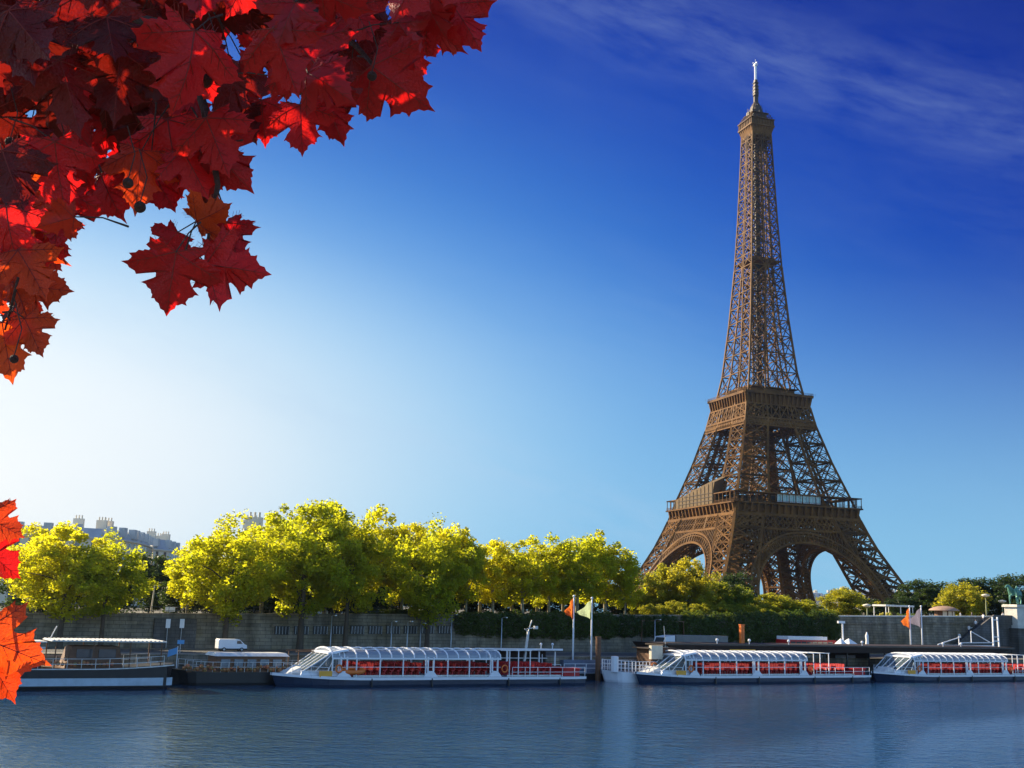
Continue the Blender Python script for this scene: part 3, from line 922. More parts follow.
mb.box(-1.1, 1.1, -1.1, 1.1, 118, 262)
mb.build('lift_shaft', M['iron_dark'], tower)
mb = MB(); mb.box(-8.6, 8.6, -8.6, 8.6, 187.5, 188.3); mb.box(-6.5, 6.5, -6.5, 6.5, 188.3, 190.2)
mb.build('intermediate_platform', M['iron'], tower)

# ---- summit
mb = MB()
mb.box(-5.9, 5.9, -5.9, 5.9, 258.6, 259.3)
for k in range(4):
    Mx = face_xf(k)
    for j in range(8):
        u = -5.6 + 11.2 * j / 7
        pts = [Vector((u, -5.9, 255)), Vector((u * 1.02, -6.0, 259.5)), Vector((u * 1.12, -6.9, 262.8)), Vector((u * 1.3, -8.0, 265))]
        for a, b in zip(pts, pts[1:]): mb.beam(Mx @ a, Mx @ b, .35, .35)
mb.hexa([(-6.1, -6.1, 259.3), (6.1, -6.1, 259.3), (6.1, 6.1, 259.3), (-6.1, 6.1, 259.3), (-7.7, -7.7, 264.9), (7.7, -7.7, 264.9), (7.7, 7.7, 264.9), (-7.7, 7.7, 264.9)])
o = mb.build('summit_console', M['iron'], tower); o.scale = (.9, .9, 1)
mb = MB()
mb.box(-8.1, 8.1, -8.1, 8.1, 264.9, 265.7); mb.box(-7.5, 7.5, -7.5, 7.5, 265.7, 268.9); mb.box(-8.2, 8.2, -8.2, 8.2, 268.9, 269.4)
for k in range(4):
    Mx = face_xf(k)
    for j in range(9):
        u = -7.6 + 15.2 * j / 8
        a, b = Mx @ Vector((u, -7.75, 265.7)), Mx @ Vector((u, -7.75, 268.9)); mb.beam(a, b, .3)
        a, b = Mx @ Vector((u * .95, -7.5, 269.4)), Mx @ Vector((u * .72, -5.4, 273.4)); mb.beam(a, b, .22)
    for z, hh in ((270.6, 7.2), (272, 6.5), (273.4, 5.6)):
        mb.beam(Mx @ Vector((-hh, -hh, z)), Mx @ Vector((hh, -hh, z)), .2)
o = mb.build('summit_cabin', M['iron'], tower); o.scale = (.9, .9, 1)
mb = MB()
mb.box(-4.6, 4.6, -4.6, 4.6, 269.4, 273.2); mb.box(-5.4, 5.4, -5.4, 5.4, 273.2, 273.7)
mb.lathe([(4.0, 273.7), (3.9, 276), (3.3, 278.3), (2.2, 280.2), (1.5, 281.2), (1.45, 284.5), (1.9, 284.9), (1.1, 285.6), (0.01, 286)], 12)
rr = random.Random(3)
for j in range(26):
    a = rr.uniform(0, 2 * PI); q = rr.uniform(2.6, 6.6)
    z0 = 269.4 + (6.6 - q) * 1.0; 
    mb.beam((q * math.cos(a), q * math.sin(a), z0), (q * math.cos(a), q * math.sin(a), z0 + rr.uniform(3, 7)), .16)
    if j % 3 == 0: mb.box(q * math.cos(a) - .5, q * math.cos(a) + .5, q * math.sin(a) - .5, q * math.sin(a) + .5, z0 + 2, z0 + 4)
o = mb.build('cupola', M['iron_dark'], tower); o.scale = (.9, .9, 1)
mb = MB()
for (r0, z0, r1, z1) in ((1.15, 285.5, 1.0, 291), (.95, 291, .8, 294.6)):
    mb.hexa([(-r0, -r0, z0), (r0, -r0, z0), (r0, r0, z0), (-r0, r0, z0), (-r1, -r1, z1), (r1, -r1, z1), (r1, r1, z1), (-r1, r1, z1)])
for z in (286.5, 288.5, 290.5, 292.5): mb.box(-1.4, 1.4, -1.4, 1.4, z, z + .25)
an = mb.build('mast', M['iron_dark'], tower)
mb = MB(); mb.tube([(0, 0, 294.6), (0, 0, 303.4)], .72, 8); mb.tube([(0, 0, 303.4), (0, 0, 307)], .16, 6)
mb.box(-.95, .95, -.95, .95, 303.2, 303.6)
mb.beam((-1.6, 0, 304.6), (1.6, 0, 304.6), .3); mb.beam((0, -1.6, 304.6), (0, 1.6, 304.6), .3)
mb.build('antenna', M['white'], tower)
# ================================================================ VEGETATION
def crown_mesh(name, m, seed, rx, ry, rz, zc, nclump, per, leaf=0.34, clump=(0.16, 0.30), flat=0.0, base_cut=-0.9, gaps=0.35):
    """a crown of leaf-sized faces in clumps through an uneven ellipsoid; returns (mesh, clump centres)"""
    r = random.Random(seed)
    vs, fs = [], []
    # a few holes where the sky shows through
    holes = [Vector((r.uniform(-.8, .8), r.uniform(-.8, .8), r.uniform(-.5, .9))) for _ in range(7)]
    lob = [(r.uniform(0, 2 * PI), r.uniform(.75, 1.15)) for _ in range(7)]
    cs = []
    tries = 0
    while len(cs) < nclump and tries < nclump * 30:
        tries += 1
        d = Vector((r.gauss(0, 1), r.gauss(0, 1), r.gauss(0, 1))).normalized()
        q = r.random() ** 0.42
        p = d * q
        if p.z < base_cut: continue
        if any((p - h).length < gaps * .62 for h in holes): continue
        a = math.atan2(p.y, p.x)
        k = 1.0 + 0.16 * math.sin(3 * a + lob[0][0]) + 0.10 * math.sin(5 * a + lob[1][0] + 3 * p.z) + 0.1 * math.sin(4 * p.z + lob[2][0])
        cs.append((Vector((p.x * rx * k, p.y * ry * k, zc + p.z * rz * (1 + .12 * math.sin(2 * a + lob[3][0])))), q))
    R0 = (rx + ry + rz) / 3
    for c, q in cs:
        cr = R0 * r.uniform(*clump)
        n = int(per * r.uniform(.6, 1.3))
        for _ in range(n):
            d = Vector((r.gauss(0, 1), r.gauss(0, 1), r.gauss(0, .7)))
            d = d.normalized() * cr * r.random() ** .45
            p = c + d
            s = leaf * r.uniform(.6, 1.35)
            x = Vector((r.gauss(0, 1), r.gauss(0, 1), r.gauss(0, .6))).normalized()
            y = x.orthogonal().normalized(); y = (Matrix.Rotation(r.uniform(0, 2 * PI), 3, x) @ y)
            i = len(vs)
            vs += [tuple(p - x * s * .5), tuple(p + y * s * .38), tuple(p + x * s * .55), tuple(p - y * s * .38)]
            fs.append((i, i + 1, i + 2, i + 3))
    me = bpy.data.meshes.new(name); me.from_pydata(vs, [], fs); me.materials.append(m); me.update()
    return me, [c for c, q in cs]

def trunk_mesh(name, m, seed, h, r0, centres, nl=9, lean=0.03):
    r = random.Random(seed)
    mb = MB()
    top = Vector((r.uniform(-1, 1) * lean * h * 1.5, r.uniform(-1, 1) * lean * h, h))
    pts = [Vector((0, 0, -.3)), Vector((0, 0, .3))] + [Vector((top.x * (k / 5) ** 1.5 + r.uniform(-.06, .06), top.y * (k / 5) ** 1.5, h * k / 5)) for k in range(1, 6)]
    rad = [r0 * 1.5, r0 * 1.15] + [r0 * (1 - .5 * k / 5) for k in range(1, 6)]
    mb.tube(pts, rad, 8)
    for c in r.sample(centres, min(nl, len(centres))):
        k = r.uniform(.42, .98); a = Vector((top.x * k ** 1.5, top.y * k ** 1.5, h * k))
        if c.z < a.z + .5: continue
        m1 = a.lerp(c, .45) + Vector((r.uniform(-.5, .5), r.uniform(-.5, .5), r.uniform(-.2, .9)))
        rr = r0 * (1 - .5 * k) * .6
        mb.tube([a, m1, c], [rr, rr * .6, rr * .2], 5, cap=False)
    return mb.mesh(name, m, smooth=True)

# templates: (kind) -> list of (crown mesh, trunk mesh, height, radius)
TPL = {}
def tpl(kind, n, fol, bark, H, rad, trunk_h, **kw):
    L = []
    for i in range(n):
        sd_ = hash((kind, i)) if False else sum(map(ord, kind)) * 31 + i * 7
        rz = (H - trunk_h * .62) / 2
        me, cs = crown_mesh('crown', M[fol], sd_, rad, rad * .9, rz, H - rz, **kw)
        tk = trunk_mesh('trunk', M[bark], sd_ + 1, trunk_h + (H - trunk_h) * .35, .028 * H * (.5 if kind == 'shrub' else 1) * .75, cs)
        L.append((me, tk, H, rad))
    TPL[kind] = L
tpl('plane', 5, 'fol_y', 'pale_bark', 16.0, 5.2, 5.2, nclump=105, per=120, leaf=.42, clump=(.15, .27))
tpl('quay', 3, 'fol_y', 'bark', 20.0, 6.6, 7.5, nclump=125, per=130, leaf=.44, clump=(.14, .25))
tpl('green', 3, 'fol_g', 'bark', 13.0, 5.0, 4.0, nclump=95, per=110, leaf=.42, clump=(.16, .28))
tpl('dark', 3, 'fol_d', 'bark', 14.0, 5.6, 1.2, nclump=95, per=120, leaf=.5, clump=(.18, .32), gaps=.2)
tpl('round', 4, 'fol_b', 'bark', 10.0, 5.2, 0.4, nclump=135, per=120, leaf=.36, clump=(.15, .26), gaps=.2)
cnt = {}
def tree(kind, u, t, vtop, wpx, label, group, base=None, name=None, v_at=600, sname='tree'):
    """a tree whose trunk stands at image column u, t metres inland, with its top near vtop and a crown wpx wide"""
    s, _ = at(u, v_at, t)
    _, ztop = at(u, vtop, t)
    zb = base if base is not None else gz(s, t)
    P = W(s, t, zb)
    d = P.y * math.cos(PITCH) + (P.z - CAM_Z) * math.sin(PITCH)
    L = TPL[kind]; i = cnt.get(kind, 0); cnt[kind] = i + 1
    cm, tm, H, rad = L[i % len(L)]
    sz = (ztop - zb) / H; sw = (wpx * (1.12 if kind in ('plane', 'quay') else 1.0) / 2) / (F_PX / d) / rad
    rt = empty(sname, P, (i * 1.37) % 6.28, label, 'tree' if sname != 'shrub' else 'shrub', group)
    rt.scale = (sw, sw, sz)
    c = link('crown', cm, rt); k = link('trunk', tm, rt)
    return rt
ORD = ['first', 'second', 'third', 'fourth', 'fifth', 'sixth', 'seventh', 'eighth', 'ninth', 'tenth', 'eleventh', 'twelfth', 'thirteenth', 'fourteenth', 'fifteenth', 'sixteenth', 'seventeenth', 'eighteenth', 'nineteenth', 'twentieth']

# trees rooted on the lower quay, dark trunks in front of the wall
for (u, vt, w, lb) in [(60, 524, 92, 'broad yellow glowing tree behind the dark barge at the far left'),
                       (101, 536, 74, 'yellow tree with dark leaning trunk on the quay, right of the broad leftmost tree'),
                       (225, 516, 92, 'large yellow-green tree with dark trunk just above the parked white van'),
                       (300, 502, 92, 'tallest yellow-green tree, dark trunk in front of the wall, right of the van tree'),
                       (345, 512, 72, 'yellow-green quay tree with dark trunk above the bow of the left tour boat'),
                       (427, 522, 72, 'yellow-green quay tree with dark trunk above the middle of the left tour boat canopy')]:
    tree('quay', u, 23.6, vt, w, lb, 'yellow trees rooted on the lower quay', base=QZ, v_at=640)
# avenue row, pale trunks
row = [(28, 528, 60), (188, 545, 52), (262, 518, 62), (284, 508, 60), (325, 503, 64), (370, 511, 62), (402, 523, 56), (440, 521, 62), (466, 533, 48), (493, 541, 50), (523, 540, 54), (549, 543, 50), (577, 531, 60), (605, 534, 56), (625, 560, 36)]
for i, (u, vt, w) in enumerate(row):
    tree('plane', u, T1 + 5 + (i % 2) * 1.2, vt, w, 'plane tree with pale trunk above the wall, %s from the left in the front row' % ORD[i], 'plane trees along the avenue')
for i, (u, vt, w) in enumerate([(215, 548, 56), (305, 530, 60), (350, 532, 60), (390, 538, 60), (425, 540, 58), (480, 548, 54), (512, 552, 50), (537, 552, 50), (563, 548, 52), (592, 546, 50)]):
    tree('plane', u, T1 + 21, vt, w, 'plane tree across the avenue road, %s from the left in the second row' % ORD[i], 'plane trees along the avenue')
# dark backdrop trees
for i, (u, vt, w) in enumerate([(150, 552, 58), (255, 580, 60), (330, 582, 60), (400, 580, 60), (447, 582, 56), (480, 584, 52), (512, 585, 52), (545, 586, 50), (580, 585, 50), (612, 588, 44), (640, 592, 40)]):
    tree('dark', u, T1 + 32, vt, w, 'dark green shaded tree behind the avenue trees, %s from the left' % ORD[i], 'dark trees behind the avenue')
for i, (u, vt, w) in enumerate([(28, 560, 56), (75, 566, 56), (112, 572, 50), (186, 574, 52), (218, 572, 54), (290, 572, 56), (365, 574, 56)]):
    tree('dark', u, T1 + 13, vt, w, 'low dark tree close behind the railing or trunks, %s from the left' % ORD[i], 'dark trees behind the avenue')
# right hand bushes and trees in front of the tower
bush = [(662, 566, 54, 40, 'tall yellow-green bushy tree below the left foot of the tower'),
        (688, 560, 56, 36, 'tallest bright bushy tree in front of the left arch of the tower'),
        (712, 574, 46, 38, 'bright bushy tree in front of the near leg of the tower'),
        (735, 584, 40, 36, 'small yellow-green bushy tree right of the near leg of the tower'),
        (775, 594, 66, 34, 'wide low bright bushy tree in front of the right arch of the tower'),
        (805, 600, 40, 33, 'low rounded green tree just left of the gap under the tower arch'),
        (645, 590, 36, 42, 'small bushy tree at the left edge of the tower clump')]
for u, vt, w, t, lb in bush:
    tree('round', u, t, vt, w, lb, 'bushy trees in front of the tower')
for i, (u, vt, w) in enumerate([(652, 603, 26), (676, 601, 30), (700, 604, 28), (722, 601, 30), (745, 603, 28), (768, 604, 30), (790, 606, 26), (812, 607, 26), (829, 609, 22)]):
    tree('round', u, T1 + 4.5, vt, w, 'low yellow-green bush just above the hedge below the tower, %s from the left' % ORD[i], 'low bushes above the hedge', sname='shrub')
tree('round', 845, 44, 588, 52, 'round bright green tree seen through the right arch of the tower', 'bushy trees in front of the tower')
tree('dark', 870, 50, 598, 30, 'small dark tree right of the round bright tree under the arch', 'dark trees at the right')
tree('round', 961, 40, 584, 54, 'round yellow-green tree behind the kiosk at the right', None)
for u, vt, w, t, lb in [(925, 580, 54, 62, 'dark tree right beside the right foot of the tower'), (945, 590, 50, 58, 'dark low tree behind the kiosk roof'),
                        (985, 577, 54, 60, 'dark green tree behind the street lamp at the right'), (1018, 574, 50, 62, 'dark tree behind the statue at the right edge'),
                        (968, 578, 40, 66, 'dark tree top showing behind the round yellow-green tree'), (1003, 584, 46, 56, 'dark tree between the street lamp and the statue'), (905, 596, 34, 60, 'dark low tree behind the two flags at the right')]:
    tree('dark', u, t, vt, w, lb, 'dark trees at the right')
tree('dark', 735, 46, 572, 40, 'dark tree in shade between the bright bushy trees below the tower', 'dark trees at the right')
# hedge of hanging bushes over the wall
def hedge_mesh(seed, wx, hz, dep, n=3200, leaf=.24):
    r = random.Random(seed); vs, fs = [], []
    f1, f2 = r.uniform(0, 6), r.uniform(0, 6)
    for _ in range(n):
        a = r.uniform(-1, 1); b = r.uniform(-1, 1); c = r.uniform(-1, 1)
        rr_ = (abs(a) ** 3.2 + abs(b) ** 3.0 + abs(c) ** 2.6)
        if rr_ > 1 or (rr_ < .35 and r.random() < .7): continue
        wob = 1 + .08 * math.sin(9 * a + f1) + .06 * math.sin(7 * b + f2)
        p = Vector((a * wx * wob, c * dep * wob, b * hz * wob))
        s = leaf * r.uniform(.6, 1.5)
        x = Vector((r.gauss(0, 1), r.gauss(0, 1), r.gauss(0, .7))).normalized(); y = Matrix.Rotation(r.uniform(0, 6.28), 3, x) @ x.orthogonal().normalized()
        i = len(vs); vs += [tuple(p - x * s * .5), tuple(p + y * s * .38), tuple(p + x * s * .55), tuple(p - y * s * .38)]; fs.append((i, i + 1, i + 2, i + 3))
    me = bpy.data.meshes.new('bush'); me.from_pydata(vs, [], fs); me.materials.append(M['fol_h']); me.update(); return me
HM = [hedge_mesh(50 + i, 1.0, 1.0, 1.0, 9000, .11) for i in range(4)]
hb = [(468, 11, 619, 634), (490, 14, 618, 636), (514, 14, 617.5, 637), (538, 13, 617.5, 637.5), (561, 13, 618, 638), (583, 12, 618, 638), (605, 12, 618.5, 638), (627, 11, 620, 637),
      (648, 10, 622, 636), (666, 11, 621, 642), (697, 15, 618, 643), (722, 15, 618, 643), (747, 15, 618, 643), (772, 15, 617, 643), (797, 14, 617, 643), (820, 12, 616, 643), (832, 7, 619, 640)]
for i, (u, hw, v0, v1) in enumerate(hb):
    s, z1 = at(u, v0, T1 - .6); _, z0 = at(u, v1, T1 - .6); s2, _ = at(u + hw * 1.15, v0, T1 - .6)
    o = link('hedge_bush', HM[i % 4]); o.location = W(s, T1 - .1, (z0 + z1) / 2 + .35); o.rotation_euler = (0, 0, QA)
    o.scale = (s2 - s, 1.35, ((z1 - z0) / 2 + .35) * 1.08)
    tag(o, 'dark green bush hanging over the embankment wall, %s from the left' % ORD[i], 'bush', 'bushes hanging over the embankment wall')
# low plants on top of the left wall
for i, u in enumerate([370, 385, 398, 412, 428, 442]):
    s, z = at(u, 618, T1 + 1.2)
    o = link('low_shrub', HM[i % 4]); o.location = W(s, T1 + 1.4, wtop(s) + .2); o.rotation_euler = (0, 0, QA + i); o.scale = (1.5, .9, .55)
    tag(o, 'low green shrub above the dark wall openings, %s from the left' % ORD[i], 'shrub', 'low shrubs on the wall top')

# ================================================================ BUILDINGS
def haussmann(name, corners, z0, floors, label, seed, fh=3.3, bay=3.0, roof_h=5.0, chim=6):
    """corner points (s,t) of the visible facades; each wall segment gets windows as parts"""
    root = empty(name, (0, 0, 0), 0, label, 'building')
    wall = MB(); roof = MB(); band = MB(); win = MB()
    pts = [W(s, t, 0) for s, t in corners]
    hh = floors * fh
    n = len(pts)
    cen = sum(pts, Vector()) / n
    for k in range(n):
        a, b = pts[k], pts[(k + 1) % n]
        d = (b - a); Lg = d.length; d.normalize(); nn = Vector((d.y, -d.x, 0))
        if (a + b) .dot(nn) / 2 - cen.dot(nn) < 0: nn = -nn
        up = Vector((0, 0, 1))
        wall.quad(a + up * z0, b + up * z0, b + up * (z0 + hh), a + up * (z0 + hh))
        ra, rb = a.lerp(cen, .10), b.lerp(cen, .10)
        roof.quad(a + up * (z0 + hh), b + up * (z0 + hh), rb + up * (z0 + hh + roof_h * .8), ra + up * (z0 + hh + roof_h * .8))
        ra2, rb2 = a.lerp(cen, .6), b.lerp(cen, .6)
        roof.quad(ra + up * (z0 + hh + roof_h * .8), rb + up * (z0 + hh + roof_h * .8), rb2 + up * (z0 + hh + roof_h), ra2 + up * (z0 + hh + roof_h))
        facing = nn.dot(-a) > 0
        for f in range(floors + 1):
            z = z0 + f * fh
            if f in (0, 1, 2, floors):
                band.hexa([a + nn * 0 + up * z, b + up * z, b + nn * .5 + up * z, a + nn * .5 + up * z, a + up * (z + .3), b + up * (z + .3), b + nn * .5 + up * (z + .3), a + nn * .5 + up * (z + .3)])
        if not facing or Lg < 4: continue
        nb = int(Lg / bay)
        for f in range(floors + 1):
            for j in range(nb):
                c = a + d * ((j + .5) * Lg / nb) + up * (z0 + f * fh + (.7 if f < floors else 1.0))
                wd_, ht = .65, 2.0
                if f < floors:
                    p = c + nn * .04
                    win.hexa([p - d * wd_, p + d * wd_, p + d * wd_ + nn * .05, p - d * wd_ + nn * .05] and [p - d * wd_ - nn * .3, p + d * wd_ - nn * .3, p + d * wd_, p - d * wd_, p - d * wd_ - nn * .3 + up * ht, p + d * wd_ - nn * .3 + up * ht, p + d * wd_ + up * ht, p - d * wd_ + up * ht])
                elif j % 2 == 0:
                    p = c + nn * .1
                    roof.hexa([p - d * .9 - nn * 1.5, p + d * .9 - nn * 1.5, p + d * .9, p - d * .9, p - d * .9 - nn * 1.5 + up * 2.2, p + d * .9 - nn * 1.5 + up * 2.2, p + d * .9 + up * 2.2, p - d * .9 + up * 2.2])
    wall.build('wall', M['facade'], root)
    band.build('balcony_band', M['facade'], root)
    w = win.build('windows', M['pane'], root); w['kind'] = 'stuff'
    rf = roof.build('roof', M['zinc'], root)
    r = random.Random(seed)
    for k in range(chim):
        i = r.randrange(n); q = r.random()
        p = pts[i].lerp(pts[(i + 1) % n], q).lerp(cen, .35)
        m_ = MB(); z = z0 + hh + roof_h * .7
        m_.box(p.x - 1.2, p.x + 1.2, p.y - .5, p.y + .5, z, z + 2.8)
        for j in range(3): m_.tube([(p.x - .7 + .7 * j, p.y, z + 2.8), (p.x - .7 + .7 * j, p.y, z + 3.6)], .18, 6)
        m_.build('chimney', M['facade'], rf)
    return root
def S(u, t): return (su(u, t), t)
# curved corner block at far left
cv = [S(-60, 178), S(60, 168), S(95, 168), S(115, 171), S(130, 180), S(140, 192), S(146, 208), (su(146, 208) - 10, 250), (su(-60, 178), 250)]
haussmann('apartment_building', cv, 6, 5, 'pale stone apartment block with rounded corner and zinc roof behind the trees at the left', 1, fh=3.0, roof_h=3.2, chim=5)
haussmann('apartment_building', [S(147, 212), S(163, 218), S(176, 236), (su(176, 236) - 6, 275), (su(147, 212) - 6, 275)], 6, 5, 'lower pale building stepping down to the right of the rounded corner block', 2, fh=3.0, roof_h=4, chim=4)
haussmann('apartment_building', [S(232, 62), S(300, 60), S(300, 80), S(232, 82)], 6, 3, 'pale stone building half hidden behind tree trunks above the left end of the openings', 4, fh=3.2, roof_h=3.5, chim=3)
haussmann('apartment_building', [S(303, 75), S(400, 75), S(400, 95), S(303, 95)], 6, 3, 'pale stone building hidden behind the middle of the avenue trees', 5, fh=3.2, roof_h=3.5, chim=3)
# far across the park, seen under the tower
haussmann('apartment_building', [S(770, 560), S(826, 560), S(826, 590), S(770, 590)], 6, 5, 'distant white apartment block seen under the right arch of the tower', 6, fh=3.6, roof_h=5, chim=8)
haussmann('apartment_building', [S(828, 600), S(905, 600), S(905, 630), S(828, 630)], 6, 6, 'distant pale apartment block behind the right leg of the tower', 7, fh=3.8, roof_h=5, chim=8)
haussmann('apartment_building', [S(880, 520), S(960, 520), S(960, 550), S(880, 550)], 6, 6, 'distant pale building above the dark trees at the right', 8, fh=3.4, roof_h=5, chim=6)
haussmann('apartment_building', [S(962, 500), S(1060, 500), S(1060, 530), S(962, 530)], 6, 6, 'distant pale building behind the trees above the statue', 9, fh=3.4, roof_h=5, chim=6)
# ================================================================ BOATS
def hull_mesh(L, B, sheer, m_idx=None, bow=6.0, stern=1.5, draft=-.5, bowrise=.5, flare=.92):
    """hull lofted from stations: (x, half beam, deck height)"""
    mb = MB()
    st = []
    n = 22
    for k in range(n + 1):
        x = L * k / n
        if x < bow: hb = B * (1 - (1 - x / bow) ** 2.2) ; hb = max(hb, .12)
        elif x > L - stern: hb = B * (1 - .12 * ((x - L + stern) / stern) ** 2)
        else: hb = B
        z = sheer + bowrise * max(0, 1 - x / (bow * 1.4)) ** 1.6
        st.append((x, hb, z))
    secs = []
    for x, hb, z in st:
        k = max(0, 1 - x / bow)
        rake = k * .9
        secs.append([(x + rake, -hb * flare, draft), (x + rake * .5, -hb, .25), (x, -hb * 1.02, z), (x, hb * 1.02, z), (x + rake * .5, hb, .25), (x + rake, hb * flare, draft)])
    for a, b in zip(secs, secs[1:]):
        for j in range(5):
            mb.quad(a[j], b[j], b[j + 1], a[j + 1])
    mb.poly(list(reversed(secs[0]))); mb.poly(secs[-1])
    return mb, st

def boat_rail(st, zt, x0, x1, inset=.12, side=(-1, 1), r=.03, posts=1.3, mids=1):
    mb = MB()
    for sg in side:
        pts = [Vector((x, sg * max(.1, hb - inset), z)) for x, hb, z in st if x0 - .01 <= x <= x1 + .01]
        for a, b in zip(pts, pts[1:]):
            for q in range(mids + 1):
                h = zt * (q + 1) / (mids + 1)
                mb.beam(a + Vector((0, 0, h)), b + Vector((0, 0, h)), r * 1.6)
        for a, b in zip(pts, pts[1:]):
            mb.beam(a, a + Vector((0, 0, zt)), r * 1.6)
        if pts: mb.beam(pts[-1], pts[-1] + Vector((0, 0, zt)), r * 1.6)
    return mb

def seat_row_mesh():
    mb = MB()
    for y0, n in ((-2.25, 4), (.42, 4)):
        for k in range(n):
            y = y0 + k * .47
            mb.box(0, .42, y, y + .40, .38, .46)
            mb.hexa([(.36, y, .44), (.44, y, .44), (.44, y + .43, .44), (.36, y + .43, .44), (.46, y + .03, 1.0), (.54, y + .03, 1.0), (.54, y + .40, 1.0), (.46, y + .40, 1.0)])
            mb.box(.12, .3, y + .15, y + .28, 0, .38)
        mb.box(.16, .26, y0, y0 + n * .47, .3, .38)
    return mb.mesh('seat_row', M['red'])

def lifebuoy(mb, c, r=.36, tr=.09):
    c = Vector(c)
    n = 12
    pts = [c + Vector((r * math.cos(2 * PI * k / n), 0, r * math.sin(2 * PI * k / n))) for k in range(n + 1)]
    mb.tube(pts, tr, 6, cap=False)

def make_tour_boat(label):
    L, B = 38.0, 2.9
    DK = .95
    root = empty('tour_boat', (0, 0, 0), 0, label, 'tour boat', 'white canopied tour boats moored along the quay')
    h, st = hull_mesh(L, B, DK, bow=7, bowrise=.35)
    hu = h.build('hull', M['navy'], root)
    r = MB()
    for sg in (-1, 1):
        for (x0, b0, z0), (x1, b1, z1) in zip(st, st[1:]):
            r.beam((x0, sg * (b0 * 1.02 + .05), z0 - .12), (x1, sg * (b1 * 1.02 + .05), z1 - .12), .14, .26)
    r.build('rubbing_strake', M['white'], hu)
    d = MB()
    for (x0, b0, z0), (x1, b1, z1) in zip(st, st[1:]):
        d.quad((x0, -b0, z0 + .02), (x1, -b1, z1 + .02), (x1, b1, z1 + .02), (x0, b0, z0 + .02))
    d.build('deck', M['grey'], root)
    # low side panels under the windows
    sp = MB()
    for sg in (-1, 1):
        sp.box(8, 25.5, sg * 2.62 - .03, sg * 2.62 + .03, DK + .02, DK + .22)
        sp.box(27, 34.5, sg * 2.62 - .03, sg * 2.62 + .03, DK + .02, DK + .2)
    sp.build('side_panel', M['steel'], root)
    [boat_rail([(x, b, z) for x, b, z in st if x > 26], 1.0, 26, 38, r=.03, side=(sd__,)).build('stern_rail', M['white'], root) for sd__ in (-1, 1)]
    [boat_rail(st, .85, 0.5, 5.2, r=.028, side=(sd__,)).build('bow_rail', M['white'], root) for sd__ in (-1, 1)]
    # arched clear canopy
    X0, X1 = 5.6, 26.2
    def arc(x, y0=2.55, z0=2.8, rise=.95, n=10):
        return [Vector((x, -y0 * math.cos(PI * k / n), z0 + rise * math.sin(PI * k / n) ** .8)) for k in range(n + 1)]
    c = MB(); n = 15
    for k in range(n):
        a = arc(X0 + (X1 - X0) * k / n); b = arc(X0 + (X1 - X0) * (k + 1) / n)
        for j in range(10):
            c.quad(a[j], b[j], b[j + 1], a[j + 1])
    ca = c.build('canopy', M['canopy'], root, smooth=True)
    for k in range(n + 1):
        x = X0 + (X1 - X0) * k / n
        q = MB(); q.tube([p + Vector((0, 0, .03)) for p in arc(x)], .085, 5)
        q.build('rib', M['white'], ca)
    e = MB()
    for sg in (-1, 1):
        e.beam((X0, sg * 2.58, 2.79), (X1, sg * 2.58, 2.79), .12, .16)
        e.beam((X0, sg * 1.6, 3.64), (X1, sg * 1.6, 3.64), .05, .05)
        e.beam((X0, sg * 2.6, 1.95), (X1, sg * 2.6, 1.95), .045, .045)
    e.beam((X0, 0, 3.78), (X1, 0, 3.78), .07, .07)
    e.build('eave_rail', M['white'], ca)
    for k in range(0, n + 1, 2):
        x = X0 + (X1 - X0) * k / n
        for sg in (-1, 1):
            q = MB(); q.beam((x, sg * 2.6, DK), (x, sg * 2.6, 2.8), .12, .12)
            q.build('post', M['white'], root)
    # bare frame bay behind the canopy
    q = MB()
    for x in (27.4, 28.6, 30.2):
        for sg in (-1, 1): q.beam((x, sg * 2.5, DK), (x, sg * 2.5, 3.7), .09, .09)
        q.beam((x, -2.5, 3.7), (x, 2.5, 3.7), .09, .09)
    for sg in (-1, 1): q.beam((26.2, sg * 2.5, 3.72), (30.4, sg * 2.5, 3.72), .08, .08)
    q.build('open_frame', M['white'], root)
    # seats
    sm = seat_row_mesh()
    xs = [8.4 + .82 * k for k in range(10)] + [18.4 + .82 * k for k in range(8)] + [27.2 + .82 * k for k in range(8)]
    for x in xs:
        o = link('seat_row', sm, root); o.location = (x, 0, DK + .1); o.scale = (1, 1, 1.3)
    # boarding gates: white stepped frames at the gaps between seat blocks
    for x in (6.9, 17.2, 25.4):
        for sg in (-1, 1):
            q = MB()
            q.hexa([(x - .9, sg * 2.72 - .05, DK), (x + .9, sg * 2.72 - .05, DK), (x + .9, sg * 2.72 + .05, DK), (x - .9, sg * 2.72 + .05, DK),
                    (x - .3, sg * 2.72 - .05, DK + .62), (x + .3, sg * 2.72 - .05, DK + .62), (x + .3, sg * 2.72 + .05, DK + .62), (x - .3, sg * 2.72 + .05, DK + .62)])
            q.beam((x - .35, sg * 2.6, DK), (x - .35, sg * 2.6, 2.95), .16, .16); q.beam((x + .35, sg * 2.6, DK), (x + .35, sg * 2.6, 2.95), .16, .16)
            q.build('boarding_gate', M['white'], root)
    # wheelhouse: raked glazed front with white frames
    fr = MB(); gl = MB()
    bl, br, tl, tr_ = (2.6, 1.9, DK + .55), (2.6, -1.9, DK + .55), (5.4, 2.2, 3.2), (5.4, -2.2, 3.2)
    def V_(a): return Vector(a)
    for k in range(4):
        a0 = V_(br).lerp(V_(bl), k / 4); a1 = V_(br).lerp(V_(bl), (k + 1) / 4); b0_ = V_(tr_).lerp(V_(tl), k / 4); b1_ = V_(tr_).lerp(V_(tl), (k + 1) / 4)
        gl.quad(a0, a1, b1_, b0_)
        fr.beam(a0, b0_, .11); 
